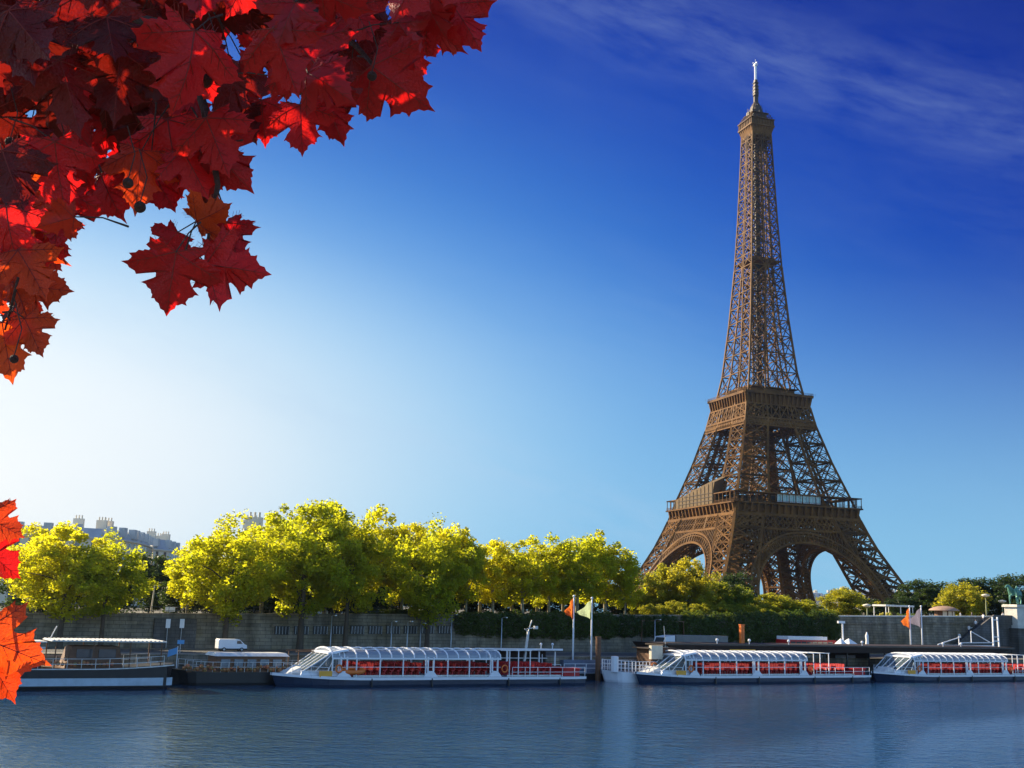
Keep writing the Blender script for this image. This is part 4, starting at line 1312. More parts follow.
    fr.beam(bl, tl, .11); fr.beam(br, bl, .13); fr.beam(tr_, tl, .13)
    for sg in (-1, 1):
        a, b, c_, d_ = Vector((2.6, sg * 1.9, DK + .55)), Vector((6.4, sg * 2.4, DK + .55)), Vector((6.4, sg * 2.4, 3.35)), Vector((5.4, sg * 2.2, 3.2))
        gl.quad(a, b, c_, d_)
        for p, q_ in ((a, b), (b, c_), (c_, d_)): fr.beam(p, q_, .12)
        fr.beam(a.lerp(b, .35), c_.lerp(d_, .75), .08); fr.beam(a.lerp(b, .7), c_.lerp(d_, .3), .08)
    fr.hexa([(2.3, -1.95, DK), (6.4, -2.45, DK), (6.4, 2.45, DK), (2.3, 1.95, DK), (2.6, -1.9, DK + .55), (6.4, -2.4, DK + .55), (6.4, 2.4, DK + .55), (2.6, 1.9, DK + .55)])
    fr.hexa([(5.2, -2.3, 3.2), (7.4, -2.5, 3.5), (7.4, 2.5, 3.5), (5.2, 2.3, 3.2), (5.2, -2.2, 3.35), (7.4, -2.4, 3.7), (7.4, 2.4, 3.7), (5.2, 2.2, 3.35)])
    w = fr.build('wheelhouse', M['white'], root); gl.build('windscreen', M['glass'], w)
    q = MB(); q.hexa([(1.2, -1.0, DK + .3), (2.6, -1.6, DK + .3), (2.6, 1.6, DK + .3), (1.2, 1.0, DK + .3), (2.0, -.7, DK + .75), (2.7, -1.3, DK + .95), (2.7, 1.3, DK + .95), (2.0, .7, DK + .75)])
    q.build('bow_locker', M['dirty_white'], root)
    q = MB(); q.box(4.2, 5.6, -2.68, -2.5, DK + .06, DK + .62); q.build('yellow_panel', M['yellow'], root)
    q = MB(); lifebuoy(q, (6.3, -2.75, DK + .75)); lifebuoy(q, (26.4, -2.75, DK + 1.0)); 
    for i_, x in enumerate((6.3, 26.6)):
        q = MB(); lifebuoy(q, (x, -2.78, DK + .85)); q.build('lifebuoy', M['orange'], root, smooth=True)
    q = MB(); q.box(35.2, 37.4, -2.2, 2.2, DK, DK + .75); q.box(35.0, 37.6, -2.3, 2.3, DK + .75, DK + .85); q.build('stern_bench', M['red'], root)
    for x in (10, 17.2, 27, 34):
        q = MB(); q.tube([(x, -3.0, DK - .1), (x, -3.08, .45), (x, -3.08, .05)], .11, 6); q.build('fender', M['blackp'], root)
    q = MB(); q.tube([(34.6, 1.5, DK), (34.6, 1.5, DK + 2.2)], .04, 5); q.build('flagstaff', M['white'], root)
    return root

tb = make_tour_boat('white canopied tour boat with red seats and an orange raft, leftmost of three')
tb.location = W(-24.7, 3.0, 0); tb.rotation_euler = (0, 0, QA)
for s, lb in ((20.0, 'white canopied tour boat with red seats, the middle one, below the hedge and tower'), (60.2, 'white canopied tour boat with red seats, cut off by the right edge of the photo')):
    c = copy_tree(tb); c.location = W(s, 3.0, 0); c['label'] = lb; c.scale = (.97, 1, 1)

tb.scale = (.94, 1, 1)
# ---- orange dinghy on the left boat's bow deck
dg = MB()
n = 16
pts = [Vector((.95 * math.cos(2 * PI * k / n) * (1.25), .55 * math.sin(2 * PI * k / n), .0)) for k in range(n + 1)]
dg.tube(pts, .22, 8, cap=False); dg.box(-.95, .95, -.4, .4, -.18, -.1)
o = dg.build('inflatable_raft', M['orange'], None, smooth=True)
o.location = W(-24.7 + 7.6, 0.75, 1.62); o.rotation_euler = (R(18), 0, QA)
tag(o, 'orange inflatable raft beside the wheelhouse of the left tour boat', 'raft')

# ---- dark barge at the far left
bg = empty('river_barge', W(-63, 2.9, 0), QA, 'long dark barge with pale blue stripe and sloping grey windows at far left', 'barge')
h, st = hull_mesh(28.6, 2.8, 1.75, bow=1.2, stern=1.5, bowrise=0)
# bow at the right end: mirror x
h.v = [(28.6 - x, y, z + (.45 * max(0, (x2 - 20) / 8.6) ** 2 if z > 1 else 0)) for (x, y, z), x2 in zip(h.v, [28.6 - p[0] for p in h.v])]
h.f = [tuple(reversed(f)) for f in h.f]
h2 = h.build('hull', M['blackp'], bg)
q = MB()
zb = lambda x: 1.75 + .45 * max(0, (x - 20) / 8.6) ** 2
for k in range(24):
    x0, x1 = .3 + k * 1.15, .3 + (k + 1) * 1.15
    w0 = 2.87 if x0 < 26.9 else 2.7; w1 = 2.87 if x1 < 26.9 else 2.55
    q.hexa([(x0, -w0 - .01, .35), (x1, -w1 - .01, .35), (x1, -w1 + .2, .35), (x0, -w0 + .2, .35), (x0, -w0 - .03, 1.0 + .12 * (zb(x0) - 1.75)), (x1, -w1 - .03, 1.0 + .12 * (zb(x1) - 1.75)), (x1, -w1 + .2, 1.0), (x0, -w0 + .2, 1.0)])
q.build('stripe', mat('pale_blue_paint', (0.42, 0.52, 0.58), 0.5, var=.2, scale=1), h2)
q = MB()
for k in range(24):
    x0, x1 = .3 + k * 1.15, .3 + (k + 1) * 1.15
    for sg in (-1, 1): q.beam((x0, sg * 2.86, zb(x0) + .02), (x1, sg * 2.86, zb(x1) + .02), .13, .09)
q.build('gunwale', M['dirty_white'], h2)
q = MB(); q.box(.4, 27, -2.7, 2.7, 1.72, 1.80); q.build('deck', M['wood'], bg)
q = MB()   # saloon with sloping grey glass
q.hexa([(1, -2.4, 1.8), (16.5, -2.4, 1.8), (16.5, 2.4, 1.8), (1, 2.4, 1.8), (1, -2.3, 2.1), (16.5, -2.3, 2.1), (16.5, 2.3, 2.1), (1, 2.3, 2.1)])
q.box(.8, 16.8, -1.75, 1.75, 3.45, 3.58)
sl = q.build('saloon', M['brownp'], bg)
q = MB()
for sg in (-1, 1): q.quad((1, sg * 2.28, 2.1), (16.5, sg * 2.28, 2.1), (16.5, sg * 1.7, 3.45), (1, sg * 1.7, 3.45))
q.quad((16.5, -2.28, 2.1), (16.5, 2.28, 2.1), (16.5, 1.7, 3.45), (16.5, -1.7, 3.45))
q.build('glazing', M['greyglass'], sl)
q = MB()
for k in range(7):
    x = 1 + k * 15.5 / 6
    for sg in (-1, 1): q.beam((x, sg * 2.3, 2.08), (x, sg * 1.72, 3.46), .09)
for sg in (-1, 1): q.beam((.8, sg * 1.78, 3.55), (16.8, sg * 1.78, 3.55), .1, .16)
q.build('window_frame', M['dirty_white'], sl)
q = MB(); q.box(17.2, 27.2, -2.35, 2.35, 4.12, 4.22); 
for k in range(26): q.box(17.3 + k * .38, 17.45 + k * .38, -2.4, 2.4, 4.22, 4.28)
aw = q.build('awning', M['dirty_white'], bg)
for x in (17.6, 20.8, 24, 26.8):
    for sg in (-1, 1):
        q = MB(); q.beam((x, sg * 2.25, 1.8), (x, sg * 2.25, 4.14), .09); q.build('awning_post', M['wood'], bg)
q = MB(); q.box(9, 16.9, -1.9, 1.9, 4.0, 4.1); q.box(9.2, 9.35, -1.7, 1.7, 3.55, 4.0); q.box(13, 13.15, -1.7, 1.7, 3.55, 4.0); q.build('roof_canvas', M['dirty_white'], bg)
q = MB(); q.hexa([(18.6, -1.6, 1.8), (23.6, -1.6, 1.8), (23.6, 1.6, 1.8), (18.6, 1.6, 1.8), (19.1, -1.5, 3.7), (23.2, -1.5, 3.7), (23.2, 1.5, 3.7), (19.1, 1.5, 3.7)]); wh = q.build('wheelhouse', M['wood'], bg)
for x in (19.5, 21.4):
    q = MB(); q.box(x, x + 1.5, -1.62, -1.5, 2.7, 3.45); q.build('window', M['pane'], wh)
[boat_rail([(k * 1.2 + .6, 2.8, zb(k * 1.2 + .6)) for k in range(23)], .9, 16, 28, r=.025, side=(sd__,)).build('deck_rail', M['dirty_white'], bg) for sd__ in (-1, 1)]
rr = random.Random(11)
q = MB()
for k in range(16): q.ball((17.2 + k * .35, -2.45, 2.15 + rr.uniform(0, .15)), rr.uniform(.12, .22), 6, 4)
q.build('flower_box', M['gold'], bg)
q = MB()
q.tube([(17.4, 0, 4.2), (17.9, 0, 5.4)], .05, 5); q.build('mast', M['dirty_white'], bg)
q = MB(); q.tube([(11.6, -2.95, 1.4), (12.4, -2.98, .5)], .05, 5); q.box(11.4, 11.65, -3.0, -2.9, 1.35, 1.6); q.build('anchor', M['steel'], bg)

# ---- low flower-decked boat between barge and tour boat
fb = empty('house_boat', W(-34.2, 6.2, 0), QA, 'low dark houseboat with white roof and flowers beside the barge', 'houseboat')
h, st = hull_mesh(17.5, 2.1, 1.25, bow=3, stern=1.5, bowrise=.3); h.build('hull', M['blackp'], fb)
q = MB(); q.box(1.5, 16.8, -1.9, 1.9, 1.25, 1.33); q.build('deck', M['wood'], fb)
q = MB(); q.box(4.5, 11.5, -1.5, 1.5, 1.33, 2.75); cb = q.build('cabin', M['wood'], fb)
for k in range(5):
    q = MB(); q.box(4.9 + k * 1.32, 5.8 + k * 1.32, -1.56, -1.45, 1.75, 2.45); w_ = q.build('window', M['greyglass'], cb)
q = MB(); q.hexa([(4.2, -1.75, 2.75), (11.8, -1.75, 2.75), (11.8, 1.75, 2.75), (4.2, 1.75, 2.75), (4.4, -1.2, 3.05), (11.6, -1.2, 3.05), (11.6, 1.2, 3.05), (4.4, 1.2, 3.05)]); q.build('roof', M['dirty_white'], cb)
q = MB()
for k in range(46):
    q.ball((1.2 + k * .33, -1.95 + rr.uniform(-.08, .08), 1.5 + rr.uniform(-.1, .3)), rr.uniform(.12, .26), 6, 4)
q.build('flower_boxes', M['gold'], fb)
[boat_rail(st, .95, 1, 17.5, r=.025, side=(sd__,)).build('railing', M['dirty_white'], fb) for sd__ in (-1, 1)]
q = MB(); q.beam((12.5, -1.6, 3.25), (24, -1.6, 3.55), .09, .12); q.beam((12.5, 1.2, 3.25), (24, 1.2, 3.55), .09, .12)
for x in (12.8, 16.5): q.beam((x, -1.6, 1.3), (x, -1.6, 3.35), .08); q.beam((x, 1.2, 1.3), (x, 1.2, 3.35), .08)
q.beam((20, -1.6, 3.45), (20, 1.2, 3.45), .07)
q.build('awning_frame', M['wood'], fb)
q = MB(); q.tube([(1.0, 0, 1.5), (1.0, 0, 3.6)], .04, 5); fs_ = q.build('flagstaff', M['white'], fb)
q = MB()
q.hexa([(.98, 0, 2.9), (.1, .1, 2.55), (.1, .14, 2.55), (.98, .04, 2.9), (.98, 0, 3.5), (.15, .1, 3.2), (.15, .14, 3.2), (.98, .04, 3.5)])
q.build('flag', M['blue'], fs_)
q = MB(); q.hexa([(13.2, -1.4, 1.33), (15.6, -1.4, 1.33), (15.6, .6, 1.33), (13.2, .6, 1.33), (13.6, -1.2, 2.1), (15.2, -1.2, 2.2), (15.2, .4, 2.2), (13.6, .4, 2.1)]); q.build('blue_cover', M['blue'], fb)

# ---- dark roofed pontoon behind the left tour boat
def pontoon(name, s0, s1, t0, t1, zr, label, roofm, th=.25, postm='white', wallz=None):
    root = empty(name, W(s0, t0, 0), QA, label, 'pontoon')
    L, D = s1 - s0, t1 - t0
    q = MB(); q.box(0, L, 0, D, -.4, .75); q.build('float', M['blackp'], root)
    q = MB(); q.box(-.1, L + .1, -.1, D + .1, .75, .85); q.build('deck', M['grey'], root)
    return root, L, D
pr, L_, D_ = pontoon('roofed_pontoon', 1.2, 13.0, 6.6, 9.8, 3.7, 'floating pontoon with dark flat roof on white posts behind the left tour boat', M['brownp'])
q = MB(); q.box(-.8, 10.6, -.2, 3.2, 3.42, 3.62); rf = q.build('roof', M['brownp'], pr)
q = MB(); q.box(-.85, 10.65, -.3, -.2, 3.5, 3.72); q.build('gutter', M['white'], rf)
for x in (1.2, 3.3, 7.6, 9.8):
    for y in (.1, 2.9):
        q = MB(); q.beam((x, y, .85), (x, y, 3.45), .14); q.build('post', M['white'], pr)
q = MB(); q.box(.5, 9.5, 1.6, 2.9, .85, 3.3); q.build('back_wall', M['brownp'], pr)
q = MB(); q.box(.4, 9.6, 1.4, 1.6, 2.5, 2.6); q.build('shelf', M['white'], pr)
q = MB()
q.beam((5.5, .2, .85), (6.1, .2, 5.6), .22); q.beam((6.1, .2, 5.6), (6.55, .2, 6.9), .1); q.beam((5.9, .2, 5.9), (7.2, .2, 6.1), .08); q.box(6.9, 7.3, 0, .4, 5.9, 6.25)
q.beam((6.15, .2, 5.5), (5.6, .2, 5.9), .07)
q.build('mast', M['dirty_white'], pr)
for x in (7.9, 9.5):
    q = MB(); q.tube([(x, 0.2, 3.62), (x, .2, 4.1)], .07, 6); q.ball((x, .2, 4.2), .16, 8, 5); q.build('roof_lamp', M['white'], rf)
# mooring pile
q = MB(); q.tube([(0, 0, -1), (0, 0, 5.0)], .32, 10); q.tube([(0, 0, 5.0), (0, 0, 5.15)], .36, 10)
o = q.build('mooring_pile', M['wood']); o.location = W(17.7, 7.4, 0); tag(o, 'thick brown mooring pile standing in the water left of the work boat', 'pile')
# open low pontoon between
pr2, L_, D_ = pontoon('low_pontoon', 13.2, 26.6, 8.2, 10.0, 3.7, 'low blue-grey pontoon with railing between the left tour boat and the work boat', M['grey'])
bluegrey = mat('blue_grey_paint', (0.12, 0.15, 0.22), 0.5, var=.3, scale=1.2)
q = MB()
for k in range(9):
    q.beam((k * 1.6 + .2, .1, .85), (k * 1.6 + .2, .1, 1.9), .06)
for z in (1.4, 1.9): q.beam((.2, .1, z), (13.2, .1, z), .05)
q.build('railing', M['white'], pr2)
q = MB(); q.box(.6, 9, .8, 1.6, .85, 2.3); q.build('locker', bluegrey, pr2)

# ---- white work boat
wb = empty('work_boat', W(17.0, 5.6, 0), QA, 'small white work boat with brown cabin behind the middle tour boat bow', 'work boat')
h, st = hull_mesh(11.5, 1.9, 1.15, bow=2.2, stern=1, bowrise=.25); h.build('hull', M['white'], wb)
q = MB()
for (x0, b0, z0), (x1, b1, z1) in zip(st, st[1:]): q.quad((x0, -b0, z0 + .02), (x1, -b1, z1 + .02), (x1, b1, z1 + .02), (x0, b0, z0 + .02))
q.build('deck', M['grey'], wb)
[boat_rail(st, 1.25, .4, 8, r=.035, mids=2, side=(sd__,)).build('railing', M['white'], wb) for sd__ in (-1, 1)]
q = MB(); q.tube([(.9, -1.3, 1.2), (.9, -1.3, 2.9)], .45, 8); q.tube([(.9, -1.3, 2.9), (.9, -1.3, 3.0)], [.5, .3], 8); q.build('white_tank', M['white'], wb)
q = MB(); q.box(6.2, 9.6, -1.4, 1.4, 1.17, 3.9); cb = q.build('cabin', M['wood'], wb)
q = MB(); q.box(5.9, 7.6, -1.9, -1.42, 2.7, 4.3); q.build('cream_box', M['cream'], cb)
q = MB(); q.box(8.9, 10.2, -1.8, -1.42, 2.2, 3.4); q.build('pale_locker', M['cream'], cb)
q = MB(); q.box(6.6, 7.4, -1.44, -1.38, 1.9, 2.6); q.build('window', M['pane'], cb)
q = MB(); q.box(5.7, 10, -1.6, 1.6, 3.9, 4.02); q.build('roof', M['brownp'], cb)
q = MB(); lifebuoy(q, (6.3, -1.95, 1.9), .38, .1); q.build('lifebuoy', M['orange'], wb, smooth=True)
q = MB(); q.tube([(10, .5, 4), (9.7, .5, 6.6)], .05, 5); q.build('antenna', M['steel'], wb)

# ---- long landing stage with dark flat roof
ls = empty('landing_stage', W(27.0, 6.8, 0), QA, 'long landing stage under a dark flat roof behind the middle tour boat', 'landing stage')
LL = 68.0
q = MB(); q.box(0, LL - 2, 0, 5.6, -.4, .75); q.build('float', M['blackp'], ls)
q = MB(); q.box(0, LL - 2, -.1, 5.7, .75, .84); q.build('deck', M['grey'], ls)
q = MB()
q.hexa([(1, -.6, 3.55), (LL - 3, -.6, 3.55), (LL - 3, 6.2, 3.55), (1, 6.2, 3.55), (.2, -.9, 4.5), (LL, -.9, 4.62), (LL, 6.4, 4.62), (.2, 6.4, 4.5)])
rf = q.build('roof', M['brownp'], ls)
q = MB(); q.box(.1, LL, -.98, -.9, 4.35, 4.56); q.build('fascia', M['blackp'], rf)
for k in range(15):
    for y in (.3, 5.2):
        q = MB(); q.beam((2 + k * 4.4, y, .84), (2 + k * 4.4, y, 3.6), .16); q.build('post', M['blackp'], ls)
q = MB(); q.box(3, 24, 3.6, 5.2, .84, 3.5); q.box(26, 41, 3.6, 5.2, .84, 3.5); q.build('cabin_wall', M['brownp'], ls)
for x0, x1 in ((4, 7), (8.5, 12), (13.5, 17), (28, 32), (34, 38)):
    q = MB(); q.box(x0, x1, 3.5, 3.62, 1.6, 3.1); q.build('window', M['greyglass'], ls)
q = MB()
q.box(-.2, 3.2, -.5, 2.6, 2.6, 4.25); gb = q.build('ticket_cabin', M['pane'], ls)
q = MB(); q.box(.3, 2.6, -.56, -.50, 2.75, 4.1); q.build('window', mat('reflective_pane', (0.35, 0.42, 0.38), 0.15, var=.5, scale=1.6, spec=.9), gb)
q = MB(); q.box(-.5, 3.5, -.8, 2.8, 4.25, 4.4); q.build('cabin_roof', M['brownp'], gb)
q = MB(); q.box(-.1, 3.1, -.42, 2.5, .84, 2.6); q.build('cabin_base', M['wood'], ls)
for x in (8.5, 14, 21, 35, 52, 56):
    q = MB(); q.tube([(x, -.5, 4.5), (x, -.5, 4.9)], .06, 6); q.ball((x, -.5, 5.02), .2, 8, 5); q.build('roof_lamp', M['white'], rf)
q = MB(); q.box(10.2, 14.6, -.99, -.975, 3.75, 3.9); q.build('yellow_strip', M['yellow'], rf)
# orange pillar on the roof
q = MB(); q.box(-.3, .3, -.2, .2, 4.55, 6.9); q.box(-.36, .36, -.26, .26, 6.9, 7.0); q.box(-.1, .1, -.24, -.2, 5.0, 6.6)
o = q.build('orange_marker', M['orange']); o.location = W(43.1, 10, 0); o.rotation_euler = (0, 0, QA); tag(o, 'upright orange sign pillar standing on the landing stage roof below the hedge', 'sign pillar')

# ---- flags
def flag(u, t, vtop, zb, col, label, side=-1, fw=2.2, fh=3.4):
    s, zt = at(u, vtop, t)
    r = empty('flagpole', W(s, t, zb), QA, label, 'flagpole', 'flagpoles on the quay')
    h = zt - zb
    q = MB(); q.tube([(0, 0, 0), (0, 0, h * .5), (0, 0, h)], [.13, .11, .07], 8); q.ball((0, 0, h + .1), .16, 8, 6); q.tube([(0, 0, 0), (0, 0, .25)], .3, 10)
    q.build('pole', M['white'], r, smooth=True)
    q = MB(); n = 8
    # drooping flag gathered from the pole top to a low point at the side
    for k in range(n):
        a, b = k / n, (k + 1) / n
        def P_(x, y): return Vector((side * (.1 + x * fw), .22 * math.sin(x * 8 + y * 2), h - .15 - x * fh * .62 - y * (1 - x * .92) * fh * .95))
        for j in range(4):
            y0, y1 = j / 4, (j + 1) / 4
            q.quad(P_(a, y0), P_(b, y0), P_(b, y1), P_(a, y1))
    q.build('flag', col, r, smooth=True)
flag(574, 9.4, 597, .85, M['orangecloth'], 'tall white flagpole with orange drooping flag, left of the pale green one', fw=1.2, fh=2.6)
flag(592, 9.6, 599, .85, M['greencloth'], 'tall white flagpole with pale green drooping flag, near the mooring pile', fw=2.0, fh=2.4)
flag(909.5, 14.5, 607, QZ, M['orangecloth'], 'white flagpole with orange flag in front of the right stone wall', fw=1.7, fh=3.4)
flag(921, 14.8, 607, QZ, M['greycloth'], 'white flagpole with grey flag right of the orange one near the kiosk', fw=2.9, fh=3.2)

# ================================================================ QUAY FURNITURE, VEHICLES
def extrude_prof(pts, y0, y1):
    q = MB()
    q.poly([(x, y0, z) for x, z in pts]); q.poly([(x, y1, z) for x, z in reversed(pts)])
    n = len(pts)
    for k in range(n):
        (xa, za), (xb, zb_) = pts[k], pts[(k + 1) % n]
        q.quad((xb, y0, zb_), (xa, y0, za), (xa, y1, za), (xb, y1, zb_))
    return q
def wheels(root, xs, y0, y1, r=.34):
    for x in xs:
        for y in (y0, y1):
            q = MB(); q.tube([(x, y - .11, r), (x, y + .11, r)], r, 16); w = q.build('wheel', M['tyre'], root)
            q = MB(); q.tube([(x, y - .125, r), (x, y + .125, r)], r * .55, 12); q.build('rim', M['steel'], w)
s, z = at(218.5, 653, 18); s2, _ = at(247, 653, 18)
van = empty('parked_van', W(s, 18.2, QZ + .012), QA, 'white panel van parked on the quay under the dark-trunked tree', 'van')
vl = (s2 - s)
k = vl / 5.0
body = [(0, .3), (0, 1.85), (.15, 2.05), (3.35, 2.05), (3.75, 1.95), (4.55, 1.25), (5.0, 1.05), (5.05, .3)]
q = extrude_prof([(x * k, z * k) for x, z in body], 0, 1.95 * k); bd = q.build('body', M['white'], van)
for y in (-.012, 1.95 * k + .001):
    q = MB(); q.poly([(x * k, y, z * k) for x, z in [(3.2, 1.28), (4.25, 1.28), (3.78, 1.82), (3.2, 1.82)]]) if y > 0 else q.poly([(x * k, y, z * k) for x, z in [(3.2, 1.28), (4.25, 1.28), (3.78, 1.82), (3.2, 1.82)]])
    q.build('side_window', M['pane'], van)
q = MB(); q.quad((3.82 * k, .12, 1.90 * k), (4.52 * k, .12, 1.28 * k), (4.52 * k, 1.8 * k, 1.28 * k), (3.82 * k, 1.8 * k, 1.90 * k)); q.v = [(x + .02, y, z + .02) for x, y, z in q.v]; q.build('windscreen', M['pane'], van)
wheels(van, (1.0 * k, 4.1 * k), .05, 1.9 * k, .34 * k)
for y in (.2, 1.6): q = MB(); q.box(4.98 * k, 5.07 * k, y * k, (y + .2) * k, .75 * k, .95 * k); q.build('headlight', M['greyglass'], van)
q = MB(); q.box(-.03, 5.1 * k, -.03, 1.98 * k, .28 * k, .5 * k); q.build('bumper', M['blackp'], van)

# covered truck seen above the landing stage roof
s, z = at(664.5, 643, 19); s2, _ = at(728, 643, 19)
tk = empty('covered_truck', W(s, 19, QZ + .012), QA, 'long lorry with grey box and small white cab, showing above the landing stage roof', 'lorry')
Lt = s2 - s; hz = at(690, 635.5, 19)[1] - QZ
q = MB(); q.box(2.1, Lt, 0, 2.5, .9, hz); q.build('box_body', mat('grey_tarpaulin', (0.22, 0.21, 0.19), .8, var=.2, scale=.8, bump=.3), tk)
q = extrude_prof([(0, .4), (0, 1.6), (.35, hz - .25), (1.9, hz - .05), (1.9, .4)], .05, 2.45); cab = q.build('cab', M['white'], tk)
q = MB(); q.quad((.02, .3, 1.65), (.33, .3, hz - .35), (.33, 2.2, hz - .35), (.02, 2.2, 1.65)); q.v = [(x - .03, y, z) for x, y, z in q.v]; q.build('windscreen', M['pane'], cab)
wheels(tk, (1.0, 4.5, Lt - 2.5, Lt - 1.3), .05, 2.4, .48)
q = MB(); q.box(.5, Lt, .6, 1.9, .6, .9); q.build('chassis', M['blackp'], tk)
# coach with white roof and red side
s, z = at(788, 643, 19.5); s2, _ = at(836, 643, 19.5)
cs = empty('parked_coach', W(s, 19.5, QZ + .012), QA, 'red-sided coach with white roof, showing above the landing stage roof', 'coach')
Lt = s2 - s; hz = at(800, 636.5, 19.5)[1] - QZ
q = MB(); q.box(0, Lt, 0, 2.5, .4, hz - .5); q.build('body', M['red'], cs)
q = MB(); q.box(.1, Lt * .82, .05, 2.45, hz - .5, hz); q.build('roof', M['white'], cs)
for i in range(8): q = MB(); q.box(.6 + i * (Lt - 1.2) / 8, .6 + (i + .85) * (Lt - 1.2) / 8, -.03, .02, 1.3, 2.0); q.build('window', M['pane'], cs)
wheels(cs, (2.2, Lt - 2.8), .05, 2.4, .5)

# slim lamp posts along the wall foot
for i, (u, v0) in enumerate([(332, 616), (392, 622), (408, 622), (421, 624), (452, 615), (502, 618), (655, 620)]):
    s, zt = at(u, v0, T1 - 1.6)
    r = empty('lamp_post', W(s, T1 - 1.6, QZ), QA, 'slim grey post in front of the embankment wall, %s from the left' % ORD[i], 'lamp post', 'slim posts in front of the wall')
    h = zt - QZ
    q = MB(); q.tube([(0, 0, 0), (0, 0, .6), (0, 0, h)], [.12, .08, .06], 8); q.build('pole', M['steel'], r, smooth=True)
    q = MB(); q.tube([(0, 0, h), (0, -.5, h + .12), (0, -.9, h + .1)], .04, 6); q.box(-.12, .12, -1.25, -.8, h + .03, h + .16); q.build('lamp_head', M['steel'], r)
# signs at the left
def sign(u, v0, v1, t, w, m, label, zb=None, name='sign_board'):
    s, z1 = at(u, v0, t); _, z0 = at(u, v1, t)
    zb = gz(s) if zb is None else zb
    r = empty(name, W(s, t, zb), QA, label, 'sign')
    q = MB(); q.box(-w / 2, w / 2, -.04, .04, z0 - zb, z1 - zb); q.build('board', m, r)
    q = MB(); q.tube([(0, .07, 0), (0, .07, z1 - zb)], .04, 6); q.build('post', M['steel'], r)
sign(170.5, 607, 611.5, T1 + 1.2, 1.1, M['white'], 'small white rectangular sign above the wall, left of the van tree')
sign(100.5, 609, 614, T1 + 1.2, .45, M['white'], 'narrow white sign above the wall beside the leaning dark trunk')
sign(168.5, 619, 628, T1 - .75, .5, M['white'], 'narrow white upright notice in front of the stone wall, left of its twin', zb=QZ)
sign(182.5, 619, 628, T1 - .75, .5, M['white'], 'narrow white upright notice in front of the stone wall, right of its twin', zb=QZ)
sign(181, 640, 644, 14, .7, M['blue'], 'small blue and pale sign at the quay edge between barge and van', zb=QZ)
# dark shelter on the left wall between the notices
s, z = at(175, 640, T1 - .8)
q = MB(); q.box(-2.4, 2.4, -.15, .25, 0, 3.3); o = q.build('notice_panel', M['stone_dark']); o.location = W(s, T1 - .45, QZ); o.rotation_euler = (0, 0, QA)
tag(o, 'dark stone panel on the embankment wall behind the two white notices', 'panel')
# poles behind trees: leaning street pole
s, z = at(150, 615, T1 + 3); s2, z2 = at(155, 584, T1 + 3)
q = MB(); q.tube([(0, 0, 0), (s2 - s, 0, z2 - gz(s))], [.12, .07], 7); o = q.build('street_pole', M['cream']); o.location = W(s, T1 + 3, gz(s)); o.rotation_euler = (0, 0, QA)
tag(o, 'slender pale pole leaning in front of the dark tree at the left', 'pole')

# ---- right end: wall-top things
def person_mesh(seed=0, arm=0.3):
    """one continuous body from a skinned skeleton, 1.75 m"""
    V0 = [(0, 0, .95), (0, 0, 1.2), (0, 0, 1.42), (0, 0, 1.52), (0, .01, 1.62), (0, .0, 1.70),
          (.10, 0, .92), (.12, -.04, .5), (.12, .02, .08), (.12, -.13, .03),
          (-.10, 0, .92), (-.12, .10, .5), (-.12, .16, .08), (-.12, .03, .03),
          (.19, 0, 1.40), (.26, .02, 1.14), (.27, -.08, .90), (.27, -.11, .80),
          (-.19, 0, 1.40), (-.26, .02, 1.14), (-.27, -.10 - arm * .3, .90 + arm * .3), (-.27, -.14 - arm * .4, .82 + arm * .4)]
    E0 = [(0, 1), (1, 2), (2, 3), (3, 4), (4, 5), (0, 6), (6, 7), (7, 8), (8, 9), (0, 10), (10, 11), (11, 12), (12, 13), (2, 14), (14, 15), (15, 16), (16, 17), (2, 18), (18, 19), (19, 20), (20, 21)]
    rad = [.15, .14, .15, .06, .095, .07, .09, .065, .045, .04, .09, .065, .045, .04, .065, .045, .035, .04, .065, .045, .035, .04]
    me = bpy.data.meshes.new('body'); me.from_pydata(V0, E0, [])
    o = bpy.data.objects.new('tmp', me); COL.objects.link(o)
    o.modifiers.new('s', 'SKIN'); 
    for v, rd in zip(me.skin_vertices[0].data, rad): v.radius = (rd, rd * .85)
    me.skin_vertices[0].data[0].use_root = True
    sb_ = o.modifiers.new('u', 'SUBSURF'); sb_.levels = 1
    dg_ = bpy.context.evaluated_depsgraph_get(); dg_.update()
    out = bpy.data.meshes.new_from_object(o.evaluated_get(dg_))
    bpy.data.objects.remove(o)
    for m_ in (M['skin'], M['shirt'], M['denim'], M['hair']): out.materials.append(m_)
    for p in out.polygons:
        c = p.center
        p.use_smooth = True
        p.material_index = 3 if (c.z > 1.66 or (c.z > 1.57 and c.y > .04)) else (0 if c.z > 1.47 or (abs(c.x) > .22 and c.z < 1.1) else (1 if c.z > .95 else 2))
    return out
PM = [person_mesh(0, .2), person_mesh(1, 1.2)]
PM2 = [m_.copy() for m_ in PM]
darkshirt = mat('dark_jacket', (0.05, 0.05, 0.07), .8)
for m_ in PM2: m_.materials[1] = darkshirt
def person(u, v, t, zb, label, k=0, dark=False, rz=0):
    s = su(u, t, v)
    o = link('person', (PM2 if dark else PM)[k]); o.location = W(s, t, zb); o.rotation_euler = (0, 0, QA + rz)
    tag(o, label, 'person')
    return o

